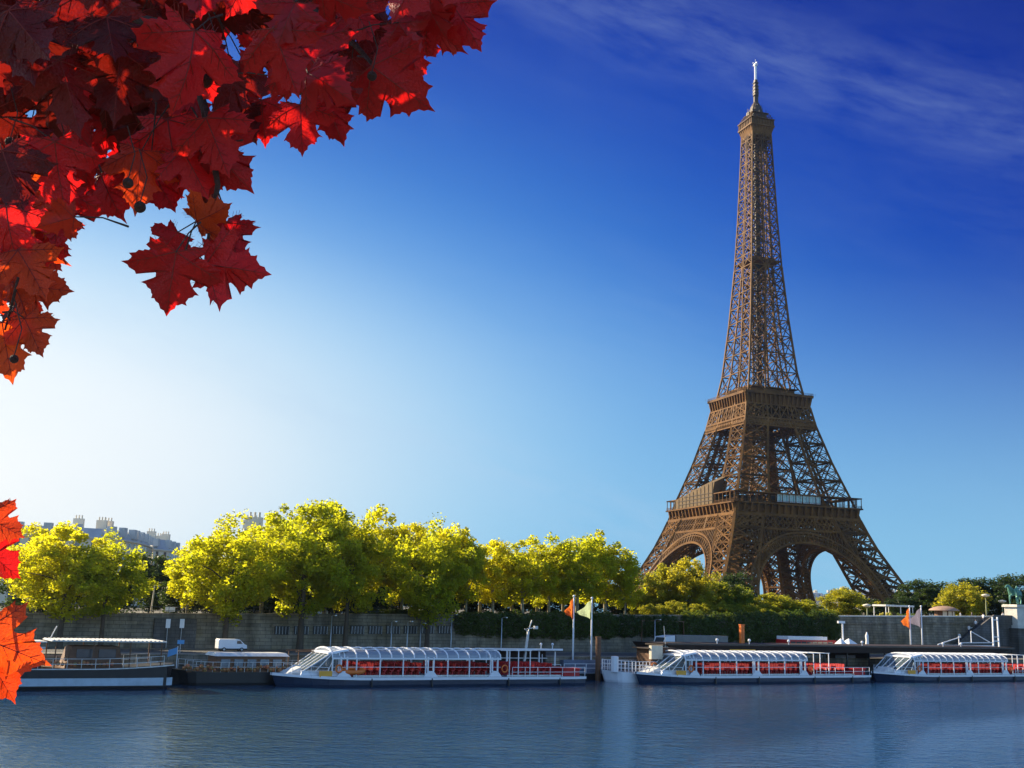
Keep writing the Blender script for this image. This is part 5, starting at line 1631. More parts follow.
# stairs down from the bridge corner: solid flank with steps
s0 = su(938, T1, 643); s1_ = su(982, T1, 622); s2_ = su(1003, T1, 622)
ztop = wtop(s1_) - .5; zlow = QZ
st_ = empty('stone_stairs', W(s0, T1 - 2.6, 0), QA, 'dark stone stairs rising along the embankment wall towards the statue at the right', 'stairs')
Ls = s1_ - s0; Lp = s2_ - s0
q = MB(); N_ = 34
for k in range(N_):
    x0, x1 = Ls * k / N_, Ls * (k + 1) / N_
    z = zlow + (ztop - zlow) * (k + 1) / N_
    q.box(x0, x1, .35, 2.55, zlow - .1, z)
q.box(Ls, Lp, .35, 2.55, zlow - .1, ztop)
q.build('steps', M['stone_dark'], st_)
q = MB()
q.hexa([(-.3, 0, zlow - .1), (Ls, 0, zlow - .1), (Ls, .34, zlow - .1), (-.3, .34, zlow - .1), (-.3, 0, zlow + .9), (Ls, 0, ztop + .95), (Ls, .34, ztop + .95), (-.3, .34, zlow + .9)])
q.box(Ls, Lp, 0, .34, zlow - .1, ztop + .95)
q.build('flank_wall', M['stone_dark'], st_)
def stair_z(s): return zlow + (ztop - zlow) * max(0, min(1, (s - s0) / Ls)) + .02
for i, (u, lb, k, dk) in enumerate([(959, 'person in white shirt walking up the stone stairs, lowest on the steps', 0, False),
                           (969, 'person in white shirt on the stone stairs, arm forward, above the lowest climber', 1, False),
                           (976, 'person in white shirt near the top of the stone stairs', 0, False),
                           (984, 'person in white shirt standing at the top landing of the stone stairs', 1, False)]):
    s = su(u, T1 - 1.2, 630)
    o = person(u, 630, T1 - 1.35, stair_z(s) + .0, lb, k, dk, rz=R(90) * (1 if i % 2 else -1))
person(960.5, 616, T1 + 2.2, gz(su(960, T1 + 2.2)), 'person in white shirt behind the wall, right of the kiosk', 0, rz=.4)
person(1003, 618, T1 + 2.4, gz(su(1003, T1 + 2.4)), 'person in white shirt behind the wall next to the statue pedestal', 1, rz=-.6)
person(972, 618, T1 + 3.4, gz(su(972, T1 + 3.4)), 'person in dark jacket on the pavement behind the stair top', 0, True, rz=.9)
for i, u in enumerate((893, 905, 884)):
    s = su(u, 9, 655); person(u, 655, 8.4, .84, ['person in dark jacket under the landing roof, beside the right tour boat bow', 'person in white shirt under the landing stage roof', 'person in dark jacket under the landing roof, farthest left'][i], i % 2, i != 1, rz=i * 1.3)
# white gangway gantry
s = su(996, 13, 630)
gw = empty('gangway_gantry', W(s, 13.2, QZ), QA, 'white metal gangway frame standing on the quay left of the statue wall', 'gangway frame')
q = MB(); zt = at(996, 617, 13.2)[1] - QZ
for x in (-.6, .9):
    q.beam((x, 0, 0), (x * .8, 0, zt), .2)
for z in (zt * .1, zt * .42, zt * .52, zt * .93): q.beam((-.55, 0, z), (.8, 0, z), .14)
q.build('frame', M['white'], gw)
q = MB()
for a, b in (((-14, 0, 2.1), (-8.5, 0, 3.3)), ((-8.5, 0, 2.4), (-.5, 0, 2.5)), ((-6, 0, 4.2), (-1.5, 0, 2.6)), ((-6, 0, 4.2), (-6, 0, 2.4)), ((-14, 0, 2.0), (-.5, 0, 2.0)), ((-9, 0, 3.4), (-9, 0, 0)), ((-14, 0, 2.1), (-14, 0, 0))):
    q.beam(a, b, .11)
q.build('handrail', M['white'], gw)
q = MB(); q.box(-14, -.5, .1, 1.6, 1.75, 1.9); q.build('walkway', M['grey'], gw)

# kiosk
s = su(944, T1 + 7, 612)
kz = gz(s)
kk = empty('kiosk', W(s, T1 + 7, kz), QA, 'round kiosk with pale brown domed roof behind the right wall', 'kiosk')
q = MB(); q.lathe([(1.7, 0), (1.7, 2.0), (0.01, 2.0)], 12); q.build('body', M['wood'], kk)
q = MB(); q.lathe([(2.7, 1.85), (2.5, 2.1), (1.8, 2.45), (.9, 2.65), (0.01, 2.72)], 20); q.lathe([(2.7, 1.85), (0.01, 1.95)], 20); q.build('roof', mat('kiosk_roof', (0.34, 0.22, 0.15), .7, var=.2, scale=2), kk, smooth=True)
for a in (0, 1, 2, 3):
    an = -PI / 2 + (a - 1.5) * .55
    q = MB(); p = Vector((1.72 * math.cos(an), 1.72 * math.sin(an), 0)); d = Vector((-math.sin(an), math.cos(an), 0))
    q.hexa([p - d * .36 + Vector((0, 0, .9)), p + d * .36 + Vector((0, 0, .9)), p * 1.03 + d * .36 + Vector((0, 0, .9)), p * 1.03 - d * .36 + Vector((0, 0, .9)), p - d * .36 + Vector((0, 0, 1.75)), p + d * .36 + Vector((0, 0, 1.75)), p * 1.03 + d * .36 + Vector((0, 0, 1.75)), p * 1.03 - d * .36 + Vector((0, 0, 1.75))])
    q.build('hatch', M['cream'], kk)
# awning stall left of the flags
s = su(882, T1 + 6, 612); s2 = su(908, T1 + 6, 612)
aw = empty('awning_stall', W(s, T1 + 6, gz(s)), QA, 'stall with flat white awning and yellow flowers behind the right wall', 'stall')
q = MB(); q.box(-.6, s2 - s, -1.4, 1.6, 2.55, 2.85); q.build('awning', M['dirty_white'], aw)
for x in (-.4, (s2 - s) / 2, s2 - s - .2):
    for y in (-1.2, 1.4): q = MB(); q.beam((x, y, 0), (x, y, 2.56), .1); q.build('pole', M['white'], aw)
q = MB(); q.box(0, s2 - s - .6, .2, 1.3, 0, 1.0); q.build('counter', M['wood'], aw)
q = MB()
for k in range(22): q.ball((rr.uniform(-3, s2 - s), rr.uniform(-2.2, -1.6), 1.0 + rr.uniform(0, .35)), rr.uniform(.2, .42), 6, 4)
q.box(-3.2, s2 - s, -2.3, -1.5, 0, 1.0)
q.build('flower_bed', mat('yellow_flowers', (0.5, 0.38, 0.03), .8, var=.5, scale=3, dark=(.06, .12, .02)), aw)
# folded white parasol
s = su(867, 16, 640)
ps = empty('folded_parasol', W(s, 16, QZ), QA, 'closed white parasol standing against the right stone wall', 'parasol')
h = at(867, 632, 16)[1] - QZ
q = MB(); q.tube([(0, 0, 0), (0, 0, h)], .05, 6); q.build('pole', M['steel'], ps)
q = MB(); q.tube([(0, 0, h - 2.7), (0, 0, h - 2.2), (.05, 0, h - 1.2), (0, 0, h - .6), (0, 0, h)], [.34, .30, .22, .26, .06], 8); q.build('canopy', M['shirt'], ps, smooth=True)
# small white tents above the roof line
for i, (u, w_, lb) in enumerate([(841, 1.0, 'small white pointed tent top left of the closed parasol'), (849, 1.4, 'wider low white tent top beside the closed parasol')]):
    s = su(u, 17, 645); zt = at(u, 640, 17)[1] - QZ
    q = MB(); q.hexa([(-w_, -w_, zt - 1), (w_, -w_, zt - 1), (w_, w_, zt - 1), (-w_, w_, zt - 1), (-.06, -.06, zt + .2), (.06, -.06, zt + .2), (.06, .06, zt + .2), (-.06, .06, zt + .2)])
    tr_ = empty('market_tent', W(s, 17 + i * .0, QZ), QA, lb, 'tent'); q.build('tent_top', M['shirt'], tr_)
    for dx in (-1, 1):
        for dy in (-1, 1): q = MB(); q.beam((dx * w_ * .95, dy * w_ * .95, 0), (dx * w_ * .95, dy * w_ * .95, zt - .95), .07); q.build('pole', M['steel'], tr_)
# white post at the end of the hedge
s, zt = at(842.5, 621, 18)
q = MB(); q.tube([(0, 0, 0), (0, 0, zt - QZ)], .13, 8); q.box(-1.0, .4, -.15, .15, zt - QZ - .35, zt - QZ); o = q.build('white_post', M['white']); o.location = W(s, 18, QZ); o.rotation_euler = (0, 0, QA)
tag(o, 'white post with short arm at the right end of the hedge', 'post')
# street lamp
def street_lamp(u, t, vtop, label):
    s, zt = at(u, vtop, t); zb = gz(s); h = zt - zb
    r = empty('street_lamp', W(s, t, zb), QA, label, 'street lamp')
    q = MB(); q.tube([(0, 0, 0), (0, 0, .8), (0, 0, h - .5)], [.2, .12, .08], 8); q.build('post', mat('green_lamp_paint', (0.16, 0.18, 0.07), .5), r, smooth=True)
    q = MB(); q.lathe([(.3, h - .55), (.7, h - .35), (.75, h - .15), (.3, h), (.01, h + .05)], 12); q.build('lantern', M['cream'], r, smooth=True)
street_lamp(985.5, T1 + 5, 594, 'tall green street lamp with pale round head between the yellow-green tree and the statue')
street_lamp(867, T1 + 4.5, 604, 'small street lamp in front of the right foot of the tower')
street_lamp(1002, T1 + 7, 600, 'short street lamp close to the statue pedestal')

# statue on its pedestal: a bronze figure standing beside a horse
TS = T1 - 2.4
s = su(1017, TS, 615); zb = at(1010, 628, TS)[1]
pz_top = at(1012, 604.5, TS)[1]
# one mesh-part pedestal with plinth and cornice
stt = empty('equestrian_statue', W(s, TS, zb), QA, 'green bronze warrior and horse on a tall pale stone pedestal at the right edge', 'statue')
ph = pz_top - zb
q = MB(); q.box(-2.0, 2.4, -1.5, 1.5, 0, .5); q.box(-1.7, 2.1, -1.25, 1.3, .5, ph - .45); q.box(-2.0, 2.4, -1.5, 1.6, ph - .45, ph - .12); q.box(-1.85, 2.25, -1.4, 1.5, ph - .12, ph)
q.build('pedestal', M['pedestal'], stt)
q = MB(); q.box(-2.6, 6, -1.9, 1.95, QZ - zb - .1, -.22); q.box(-2.75, 6.1, -2.05, 1.95, -.22, 0); q.build('abutment', M['stone_dark'], stt)
def skin_obj(name, V0, E0, rad, m_, parent, sub=2):
    me = bpy.data.meshes.new(name); me.from_pydata(V0, E0, [])
    o = bpy.data.objects.new('tmp', me); COL.objects.link(o)
    o.modifiers.new('s', 'SKIN')
    for v, rd in zip(me.skin_vertices[0].data, rad): v.radius = (rd, rd)
    me.skin_vertices[0].data[0].use_root = True
    sb_ = o.modifiers.new('u', 'SUBSURF'); sb_.levels = sub
    dg_ = bpy.context.evaluated_depsgraph_get(); dg_.update()
    out = bpy.data.meshes.new_from_object(o.evaluated_get(dg_)); bpy.data.objects.remove(o)
    out.name = name; out.materials.clear(); out.materials.append(m_)
    for p in out.polygons: p.use_smooth = True
    return link(name, out, parent)
HV = [(0, 0, 1.3), (-.6, 0, 1.35), (.65, 0, 1.35), (-.92, 0, 1.72), (-1.08, 0, 2.02), (-1.32, 0, 1.98), (-1.6, 0, 1.74),
      (-.6, .2, .95), (-.65, .2, .5), (-.6, .2, .06), (-.7, -.2, 1.0), (-1.1, -.2, .95), (-1.05, -.2, .55),
      (.7, .22, 1.0), (.6, .22, .72), (.86, .22, .5), (.78, .22, .06), (.7, -.22, 1.0), (.5, -.22, .72), (.72, -.22, .5), (.6, -.22, .06),
      (1.0, 0, 1.4), (1.25, 0, .8)]
HE = [(0, 1), (0, 2), (1, 3), (3, 4), (4, 5), (5, 6), (1, 7), (7, 8), (8, 9), (1, 10), (10, 11), (11, 12), (2, 13), (13, 14), (14, 15), (15, 16), (2, 17), (17, 18), (18, 19), (19, 20), (2, 21), (21, 22)]
HR = [.36, .36, .34, .24, .17, .13, .08, .13, .08, .07, .13, .08, .06, .18, .1, .07, .08, .18, .1, .07, .08, .09, .05]
hs = skin_obj('horse', HV, HE, HR, M['bronze'], stt); 
hk = 1.12 * (at(1012, 584, TS)[1] - pz_top) / 2.45
hs.location = (.2, .35, ph); hs.scale = (hk, hk, hk)
wv = [(0, 0, .95), (0, 0, 1.2), (0, 0, 1.42), (0, 0, 1.54), (0, 0, 1.68), (.11, 0, .5), (.12, 0, .05), (-.11, 0, .5), (-.12, -.08, .05), (.2, 0, 1.4), (.34, .1, 1.2), (.45, .3, 1.45), (-.2, 0, 1.4), (-.3, -.05, 1.12), (-.3, -.15, .9)]
we = [(0, 1), (1, 2), (2, 3), (3, 4), (0, 5), (5, 6), (0, 7), (7, 8), (2, 9), (9, 10), (10, 11), (2, 12), (12, 13), (13, 14)]
wr_ = [.15, .13, .15, .06, .1, .08, .06, .08, .06, .06, .045, .04, .06, .045, .04]
wa = skin_obj('warrior', wv, we, wr_, M['bronze'], stt); wa.location = (-.75, -.75, ph); wa.scale = (hk * 1.2,) * 3

# dead-end things at the left: broad steel frame gate near u 640-685 on the wall
s = su(641, T1 - .8, 630); s2 = su(684, T1 - .8, 630)
gf = empty('trellis_frame', W(s, T1 - .9, QZ), QA, 'thin rusty rectangular frame in front of the wall gap between the hedges', 'frame')
q = MB(); hh_ = at(660, 621, T1 - .9)[1] - QZ
for x in (0, s2 - s): q.beam((x, 0, 0), (x * .96 + .1, 0, hh_), .12)
q.beam((0, 0, hh_), (s2 - s, 0, hh_), .12); q.build('bars', M['wood'], gf)
# ================================================================ THE RED MAPLE OVER THE CAMERA
def red_leaf_mat(name, ca, cb, ta, tb):
    m = bpy.data.materials.new(name); m.use_nodes = True
    t = m.node_tree; b = t.nodes['Principled BSDF']; b.inputs['Roughness'].default_value = 0.42; b.inputs['Specular IOR Level'].default_value = 0.45
    oi = t.nodes.new('ShaderNodeObjectInfo')
    tc = t.nodes.new('ShaderNodeTexCoord')
    nz = t.nodes.new('ShaderNodeTexNoise'); nz.inputs['Scale'].default_value = 9; nz.inputs['Detail'].default_value = 5; nz.inputs['Roughness'].default_value = .7
    t.links.new(tc.outputs['Object'], nz.inputs['Vector'])
    ad = t.nodes.new('ShaderNodeMath'); ad.operation = 'MULTIPLY_ADD'; ad.inputs[1].default_value = .55
    t.links.new(nz.outputs[0], ad.inputs[0])
    sb_ = t.nodes.new('ShaderNodeMath'); sb_.operation = 'MULTIPLY'; sb_.inputs[1].default_value = .55
    t.links.new(oi.outputs['Random'], sb_.inputs[0]); t.links.new(sb_.outputs[0], ad.inputs[2])
    mr = t.nodes.new('ShaderNodeMapRange'); mr.inputs[1].default_value = .2; mr.inputs[2].default_value = .9
    t.links.new(ad.outputs[0], mr.inputs[0])
    res = []
    for A, B in ((ca, cb), (ta, tb)):
        mx = t.nodes.new('ShaderNodeMix'); mx.data_type = 'RGBA'; mx.inputs['A'].default_value = (*A, 1); mx.inputs['B'].default_value = (*B, 1)
        t.links.new(mr.outputs[0], mx.inputs['Factor']); res.append(mx.outputs['Result'])
    t.links.new(res[0], b.inputs['Base Color'])
    vo = t.nodes.new('ShaderNodeTexNoise'); vo.inputs['Scale'].default_value = 28; vo.inputs['Detail'].default_value = 3
    t.links.new(tc.outputs['Object'], vo.inputs['Vector'])
    bp = t.nodes.new('ShaderNodeBump'); bp.inputs['Strength'].default_value = .35; bp.inputs['Distance'].default_value = .01
    t.links.new(vo.outputs[0], bp.inputs['Height']); t.links.new(bp.outputs[0], b.inputs['Normal'])
    tr = t.nodes.new('ShaderNodeBsdfTranslucent'); t.links.new(res[1], tr.inputs[0]); t.links.new(bp.outputs[0], tr.inputs['Normal'])
    ms = t.nodes.new('ShaderNodeMixShader'); ms.inputs[0].default_value = .5
    t.links.new(b.outputs[0], ms.inputs[1]); t.links.new(tr.outputs[0], ms.inputs[2]); t.links.new(ms.outputs[0], t.nodes['Material Output'].inputs[0])
    return m
M['leaf_red'] = red_leaf_mat('crimson_leaf', (0.24, 0.004, 0.006), (0.50, 0.010, 0.010), (0.62, 0.005, 0.008), (1.0, 0.022, 0.014))
M['leaf_flare'] = red_leaf_mat('flare_orange_leaf', (0.30, 0.015, 0.005), (0.42, 0.05, 0.006), (0.75, 0.03, 0.005), (0.95, 0.12, 0.008))  # warm tint of the flare at left, put into the leaf colour
M['leaf_shade'] = red_leaf_mat('shaded_crimson_leaf', (0.06, 0.005, 0.003), (0.15, 0.008, 0.005), (0.12, 0.008, 0.003), (0.34, 0.010, 0.006))  # shade within the foliage, painted as a darker leaf colour
M['vein'] = mat('leaf_vein', (0.22, 0.02, 0.012), .6, trans=(.4, .02, .012), tfac=.3)
M['twig'] = mat('dark_twig', (0.05, 0.028, 0.02), .85, var=.4, scale=20, bump=.5)
M['fruit'] = mat('brown_seed_ball', (0.07, 0.03, 0.02), .9, var=.5, scale=40, bump=1.0, bscale=90)

HALF = [(0, 0), (.10, -.05), (.24, -.11), (.40, -.15), (.385, -.04), (.34, .04), (.42, .06), (.53, .09), (.66, .17), (.60, .235), (.72, .33), (.60, .37), (.50, .455), (.43, .40), (.29, .37), (.25, .43),
        (.31, .53), (.40, .60), (.30, .635), (.24, .72), (.265, .79), (.15, .82), (.08, .90), (0, 1.04)]
TIPS = [(0, 1.0), (.66, .32), (-.66, .32), (.38, -.13), (-.38, -.13)]
def leaf_mesh(seed, mt):
    r = random.Random(seed)
    lw = r.uniform(.86, 1.1)
    jit = lambda p, a: (p[0] + r.uniform(-a, a), p[1] + r.uniform(-a, a))
    right = [HALF[0]] + [jit(p, .028) for p in HALF[1:-1]]
    left = [HALF[0]] + [jit((-x, y), .028) for x, y in HALF[1:-1]]
    right = [(x * lw, y) for x, y in right]; left = [(x * r.uniform(.97, 1.03) * lw, y) for x, y in left]
    out = right + [jit(HALF[-1], .02)] + list(reversed(left[1:]))
    # subdivide the edge so that it stays curved, slightly concave between teeth
    cx, cy = 0.0, .30
    c1, c2, c3, tw = r.uniform(-.55, .35), r.uniform(-.50, .25), r.uniform(.04, .14), r.uniform(-.4, .4)
    ph = r.uniform(0, 6)
    def Z(x, y):
        a = math.atan2(x, y - .02)
        fold = -abs(math.sin(2.5 * a)) * c3 * min(1, math.hypot(x, y) * 1.6)
        return c1 * x * x + c2 * (y - .2) ** 2 + fold + tw * x * y + .03 * math.sin(7 * x + 5 * y + ph)
    n = len(out)
    pts = []
    for k in range(n):
        a, b = out[k], out[(k + 1) % n]
        pts.append(a)
        mx, my = (a[0] + b[0]) / 2, (a[1] + b[1]) / 2
        pts.append((mx + (cx - mx) * .05, my + (cy - my) * .05))
    n = len(pts)
    vs = []; fs = []; mi = []
    rings = [1.0, .72, .42, .16]
    for q in rings:
        for x, y in pts:
            X, Y = cx + (x - cx) * q, cy + (y - cy) * q
            vs.append((X, Y, Z(X, Y)))
    vs.append((cx, cy, Z(cx, cy)))
    for j in range(len(rings) - 1):
        for k in range(n):
            a = j * n + k; b = j * n + (k + 1) % n
            fs.append((a, b, b + n, a + n)); mi.append(0)
    c = len(vs) - 1
    for k in range(n):
        fs.append(((len(rings) - 1) * n + k, (len(rings) - 1) * n + (k + 1) % n, c)); mi.append(0)
    # veins as slim raised ribs on both faces
    def vein(p, q, w0, w1, seg=7):
        for sgn in (1, -1):
            for j in range(seg):
                a = j / seg; b = (j + 1) / seg
                dx, dy = q[0] - p[0], q[1] - p[1]; L = math.hypot(dx, dy); nx, ny = -dy / L, dx / L
                pa = (p[0] + dx * a, p[1] + dy * a); pb = (p[0] + dx * b, p[1] + dy * b)
                wa, wb = w0 + (w1 - w0) * a, w0 + (w1 - w0) * b
                i = len(vs)
                for (P_, w) in ((pa, wa), (pb, wb)):
                    for s_ in (-1, 0, 1):
                        X, Y = P_[0] + nx * w * s_, P_[1] + ny * w * s_
                        vs.append((X, Y, Z(X, Y) + sgn * (.0105 if s_ == 0 else .002)))
                fs.append((i, i + 1, i + 4, i + 3)); mi.append(1); fs.append((i + 1, i + 2, i + 5, i + 4)); mi.append(1)
    for tx, ty in TIPS:
        vein((0, .0), (tx * .96, ty * .96), .010, .003)
        for f in (.38, .58, .76):
            for s_ in (-1, 1):
                a = math.atan2(ty, tx) + s_ * .75; l = .26 * (1 - f * .55)
                vein((tx * f, ty * f), (tx * f + math.cos(a) * l * .8, ty * f + math.sin(a) * l * .8), .004, .0015, 3)
    me = bpy.data.meshes.new('leaf'); me.from_pydata(vs, [], fs)
    me.materials.append(mt); me.materials.append(M['vein'])
    me.polygons.foreach_set('material_index', mi); me.polygons.foreach_set('use_smooth', [True] * len(fs)); me.update()
    return me
LM = {k: [leaf_mesh(100 + i * 3 + ord(k[0]), M[mt]) for i in range(10)] for k, mt in (('red', 'leaf_red'), ('orange', 'leaf_flare'), ('dark', 'leaf_shade'))}

maple = empty('maple_tree', (-5.6, 1.6, 6.6), 0, 'red-leaved maple tree whose leafy branches hang into the top left corner', 'tree')
ML = Vector((-5.6, 1.6, 6.6))
def PX(u, v, d):
    """point on the ray through (u, v) at forward distance d"""
    return CAMP + ray(u, v) * (d / F_PX)
tk_ = MB()
tk_.tube([Vector(p) - ML for p in [(-5.6, 1.6, 6.3), (-5.58, 1.6, 7.2), (-5.5, 1.7, 8.8), (-5.2, 1.8, 10.4), (-4.9, 2.0, 12.2)]], [.34, .24, .2, .17, .1], 12)
tkobj = tk_.build('trunk', M['bark'], maple, smooth=True)
rm = random.Random(5)
def limb(pts, r0, r1):
    n = len(pts); q = MB()
    q.tube([Vector(p) - ML for p in pts], [r0 + (r1 - r0) * k / (n - 1) for k in range(n)], 7)
    return q.build('branch', M['twig'], maple, smooth=True)
b1 = [(-5.3, 1.8, 9.8), tuple(PX(-420, -60, 3.2)), tuple(PX(-150, -60, 3.1)), tuple(PX(60, 0, 3.05)), tuple(PX(180, 30, 3.0)), tuple(PX(205, 110, 2.95)), tuple(PX(218, 185, 2.9)), tuple(PX(206, 250, 2.85))]
b2 = [(-5.2, 1.8, 10.4), tuple(PX(-300, -260, 3.3)), tuple(PX(0, -120, 3.2)), tuple(PX(200, -50, 3.1)), tuple(PX(300, 0, 3.05)), tuple(PX(355, 45, 3.0)), tuple(PX(385, 78, 2.95))]
b3 = [(-5.35, 1.75, 9.6), tuple(PX(-480, 60, 3.0)), tuple(PX(-200, 90, 2.9)), tuple(PX(-60, 120, 2.85)), tuple(PX(10, 190, 2.8)), tuple(PX(22, 265, 2.75)), tuple(PX(5, 330, 2.7))]
b4 = [(-5.45, 1.7, 9.0), tuple(PX(-600, 420, 2.8)), tuple(PX(-250, 500, 2.7)), tuple(PX(-60, 540, 2.6)), tuple(PX(-8, 590, 2.55)), tuple(PX(-6, 640, 2.5))]
b5 = [b2[3], tuple(PX(330, -30, 3.2)), tuple(PX(430, -8, 3.2)), tuple(PX(452, 8, 3.15))]
for b, r0, r1 in ((b1, .055, .005), (b2, .055, .005), (b3, .028, .004), (b4, .025, .004), (b5, .015, .003)): limb(b, r0 * .6, r1 * .6)
BR = b1[2:] + b2[2:] + b3[3:] + b4[3:] + b5
petq = MB(); nleaf = [0]; stuffleaf = []
def leaf(u, v, size, ang, d, kind='red', tilt=None, roll=None, petiole=True):
    """leaf base at pixel (u, v), blade about `size` px long pointing along image angle ang (0 right, 90 down)"""
    P = PX(u, v, d)
    L = size * d / F_PX
    a = R(ang)
    ydir = (_ix * math.cos(a) - _iy * math.sin(a))
    toc = (CAMP - P).normalized()
    tilt = rm.uniform(-28, 28) if tilt is None else tilt
    roll = rm.uniform(-30, 30) if roll is None else roll
    zdir = (toc - ydir * toc.dot(ydir)).normalized()
    xdir = ydir.cross(zdir).normalized()
    m3_ = Matrix((xdir, ydir, zdir)).transposed()
    m3_ = m3_ @ Matrix.Rotation(R(roll), 3, 'Y') @ Matrix.Rotation(R(tilt), 3, 'X')
    i = nleaf[0]; nleaf[0] += 1
    me = LM[kind][(i * 7) % 10]
    T = Matrix.Translation(P - ML) @ m3_.to_4x4() @ Matrix.Diagonal((L * rm.choice((-1, 1)) * rm.uniform(.92, 1.05), L, L, 1))
    stuffleaf.append((size, me, T, kind))
    if petiole:
        # leaf stalk to the nearest branch point, bending
        best = min(BR, key=lambda b: (Vector(b) - P).length)
        dv = (Vector(best) - P); ln = min(dv.length, .17)
        e = P + (dv.normalized() * .6 - ydir * .6).normalized() * ln
        md = P.lerp(e, .5) + Vector((0, 0, .01))
        petq.tube([P - ML, md - ML, e - ML], [.0016, .0018, .003], 5)
# silhouette leaves, read off the photograph
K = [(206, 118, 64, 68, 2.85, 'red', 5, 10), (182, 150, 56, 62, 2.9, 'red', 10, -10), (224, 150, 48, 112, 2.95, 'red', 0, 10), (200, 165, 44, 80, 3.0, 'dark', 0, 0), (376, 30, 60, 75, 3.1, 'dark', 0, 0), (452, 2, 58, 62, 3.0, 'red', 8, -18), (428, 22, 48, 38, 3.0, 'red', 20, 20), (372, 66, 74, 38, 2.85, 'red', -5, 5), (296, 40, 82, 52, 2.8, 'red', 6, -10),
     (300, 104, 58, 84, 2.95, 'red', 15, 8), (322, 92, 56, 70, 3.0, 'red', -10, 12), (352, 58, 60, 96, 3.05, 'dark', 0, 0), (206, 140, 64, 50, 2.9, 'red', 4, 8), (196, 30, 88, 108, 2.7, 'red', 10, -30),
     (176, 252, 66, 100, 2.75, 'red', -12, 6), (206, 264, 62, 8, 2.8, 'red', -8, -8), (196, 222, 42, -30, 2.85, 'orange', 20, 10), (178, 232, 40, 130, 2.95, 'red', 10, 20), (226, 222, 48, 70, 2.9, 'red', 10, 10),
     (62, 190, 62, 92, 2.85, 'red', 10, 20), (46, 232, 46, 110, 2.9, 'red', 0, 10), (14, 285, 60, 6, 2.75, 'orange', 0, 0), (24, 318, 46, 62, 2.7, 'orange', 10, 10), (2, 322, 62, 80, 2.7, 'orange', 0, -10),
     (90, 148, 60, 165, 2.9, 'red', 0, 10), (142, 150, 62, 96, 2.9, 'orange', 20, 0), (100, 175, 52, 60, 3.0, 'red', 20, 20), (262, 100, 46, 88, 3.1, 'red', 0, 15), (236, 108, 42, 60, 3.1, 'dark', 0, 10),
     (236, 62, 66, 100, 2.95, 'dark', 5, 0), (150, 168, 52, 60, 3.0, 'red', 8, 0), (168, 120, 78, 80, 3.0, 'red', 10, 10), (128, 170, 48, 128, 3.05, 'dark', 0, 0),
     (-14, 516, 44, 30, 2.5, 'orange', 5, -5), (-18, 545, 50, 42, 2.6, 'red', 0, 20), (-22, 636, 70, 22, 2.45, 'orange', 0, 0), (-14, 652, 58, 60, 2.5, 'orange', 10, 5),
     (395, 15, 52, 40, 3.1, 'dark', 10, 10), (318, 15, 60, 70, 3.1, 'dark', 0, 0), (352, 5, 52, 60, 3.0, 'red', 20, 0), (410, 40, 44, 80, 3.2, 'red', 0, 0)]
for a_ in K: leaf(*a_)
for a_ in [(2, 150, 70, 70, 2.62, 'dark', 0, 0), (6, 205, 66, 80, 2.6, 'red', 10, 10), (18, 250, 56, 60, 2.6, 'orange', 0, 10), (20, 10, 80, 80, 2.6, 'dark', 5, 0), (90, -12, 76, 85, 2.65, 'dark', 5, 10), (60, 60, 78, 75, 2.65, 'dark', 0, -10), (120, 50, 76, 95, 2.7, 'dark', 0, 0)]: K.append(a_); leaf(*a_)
# the mass behind, inside the outline of the foliage
POLY = [(-120, -140), (500, -140), (452, 2), (428, 30), (388, 58), (352, 72), (330, 90), (285, 92), (232, 96), (214, 132), (196, 150), (150, 165), (110, 180), (80, 205), (58, 250), (36, 285), (8, 335), (-120, 330)]
def inside(x, y):
    c = False; n = len(POLY)
    for i in range(n):
        (x1, y1), (x2, y2) = POLY[i], POLY[(i + 1) % n]
        if (y1 > y) != (y2 > y) and x < (x2 - x1) * (y - y1) / (y2 - y1) + x1: c = not c
    return c
k_ = 0
cand = []
while len(cand) < 230:
    u, v = rm.uniform(-110, 480), rm.uniform(-130, 320)
    if not inside(u, v): continue
    if any((u - a) ** 2 + (v - b) ** 2 < 20 ** 2 for a, b in cand): 
        k_ += 1
        if k_ < 4000: continue
    cand.append((u, v))
for (u, v) in cand:
    # leaves deeper in and further left are maroon for painted-in shade, closer together
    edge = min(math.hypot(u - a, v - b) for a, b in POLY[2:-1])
    kind = 'dark' if (rm.random() < (.9 if (u < 190 and v < 135) else (.66 if edge > 50 else .25))) else ('orange' if u < 60 and v > 180 else 'red')  # lower left leaves get the flare-tinted orange
    ang = rm.gauss(78, 34)
    d = rm.uniform(2.8, 3.4) if kind != 'dark' else rm.uniform(3.0, 3.6)
    if rm.random() < .2 and (kind != 'dark' or u < 160): d = rm.uniform(2.5, 2.85)
    sz = .185 * F_PX / d * rm.uniform(.55, 1.0)
    if edge < 30: sz *= .72
    leaf(u - math.cos(R(ang)) * sz * .4, v - math.sin(R(ang)) * sz * .45, sz, ang, d, kind)
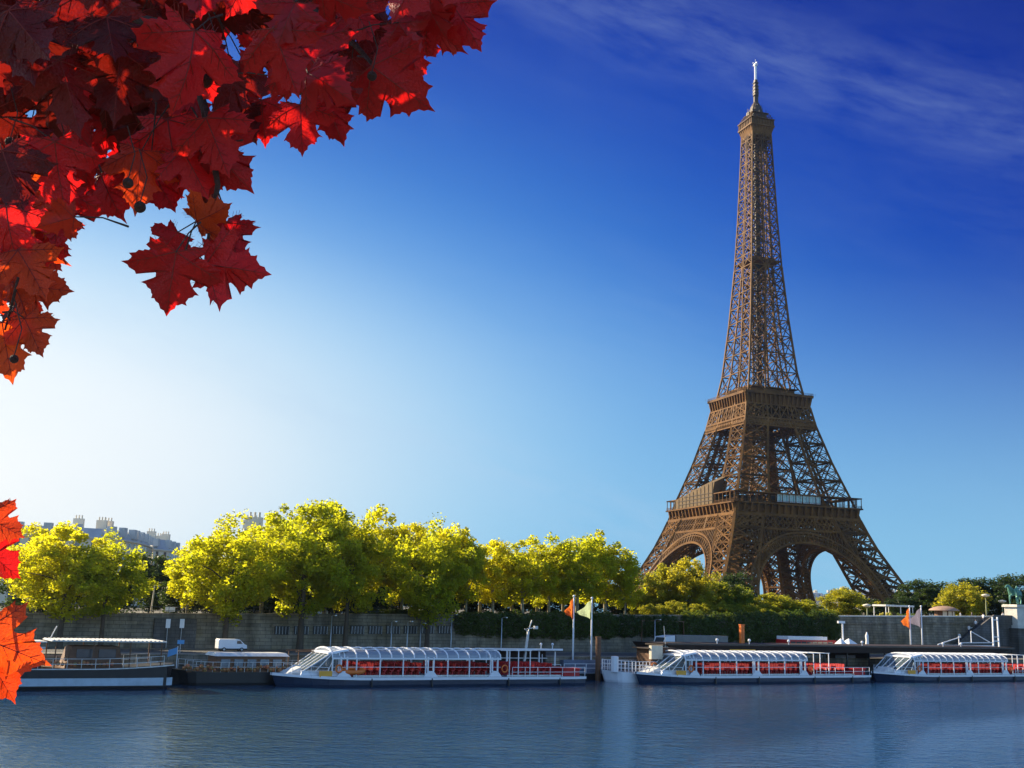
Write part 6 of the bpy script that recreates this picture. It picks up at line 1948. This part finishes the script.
# the 100 largest leaves as parts, the rest as one part
vis = [s_ for s_ in stuffleaf]
vis.sort(key=lambda s_: -s_[0])
first = set(id(s_) for s_ in stuffleaf[:len(K)])
keep = stuffleaf[:len(K)] + [s_ for s_ in vis if id(s_) not in first][:100 - len(K)]
kid = set(id(s_) for s_ in keep)
for s_ in keep:
    o = link('leaf', s_[1], maple); o.matrix_local = s_[2]
bmv = []; bmf = []; bmm = []
order = {'red': 0, 'orange': 1, 'dark': 2}
for s_ in stuffleaf:
    if id(s_) in kid: continue
    b0 = len(bmv); me = s_[1]
    bmv += [tuple(s_[2] @ v_.co) for v_ in me.vertices]
    for p in me.polygons:
        bmf.append(tuple(b0 + i for i in p.vertices)); bmm.append(3 if p.material_index else order[s_[3]])
me = bpy.data.meshes.new('leaves'); me.from_pydata(bmv, [], bmf)
for m_ in ('leaf_red', 'leaf_flare', 'leaf_shade', 'vein'): me.materials.append(M[m_])
me.polygons.foreach_set('material_index', bmm); me.polygons.foreach_set('use_smooth', [True] * len(bmf)); me.update()
o = link('leaves', me, maple); o['kind'] = 'stuff'
o = petq.build('leaf_stalks', M['twig'], maple); o['kind'] = 'stuff'
# seed balls on stalks
for (u, v, d, r_) in [(128, 183, 2.7, 5.5), (140, 207, 2.7, 6), (14, 359, 2.6, 4.5), (176, 75, 2.8, 8), (204, 80, 2.8, 8), (140, 205, 3.0, 5), (372, 76, 2.75, 5), (10, 142, 2.7, 5), (210, 67, 2.85, 6), (58, 165, 2.8, 5), (300, 90, 2.9, 5)]:
    P = PX(u, v, d); rr2 = r_ * d / F_PX
    q = MB(); q.ball(P - ML, rr2, 12, 8); ob = q.build('seed_ball', M['fruit'], maple, smooth=True)
    q = MB(); q.tube([P - ML + Vector((0, 0, rr2)), P - ML + Vector((.01, 0, rr2 + .06)), P - ML + Vector((-.015, 0, rr2 + .13))], .0015, 5); q.build('stalk', M['twig'], ob)
# ================================================================ HAZE
q = MB(); q.box(-900, 1300, -130, 1500, -1.2, 330)
hz_ = q.build('haze', None)
hm = bpy.data.materials.new('haze'); hm.use_nodes = True
hm.node_tree.nodes.clear()
ho = hm.node_tree.nodes.new('ShaderNodeOutputMaterial'); hv = hm.node_tree.nodes.new('ShaderNodeVolumePrincipled')
hv.inputs['Color'].default_value = (0.62, 0.82, 1.0, 1); hv.inputs['Density'].default_value = 0.00006; hv.inputs['Anisotropy'].default_value = 0.82
hm.node_tree.links.new(hv.outputs[0], ho.inputs['Volume'])
hz_.data.materials.clear(); hz_.data.materials.append(hm)
tag(hz_, kind='stuff')
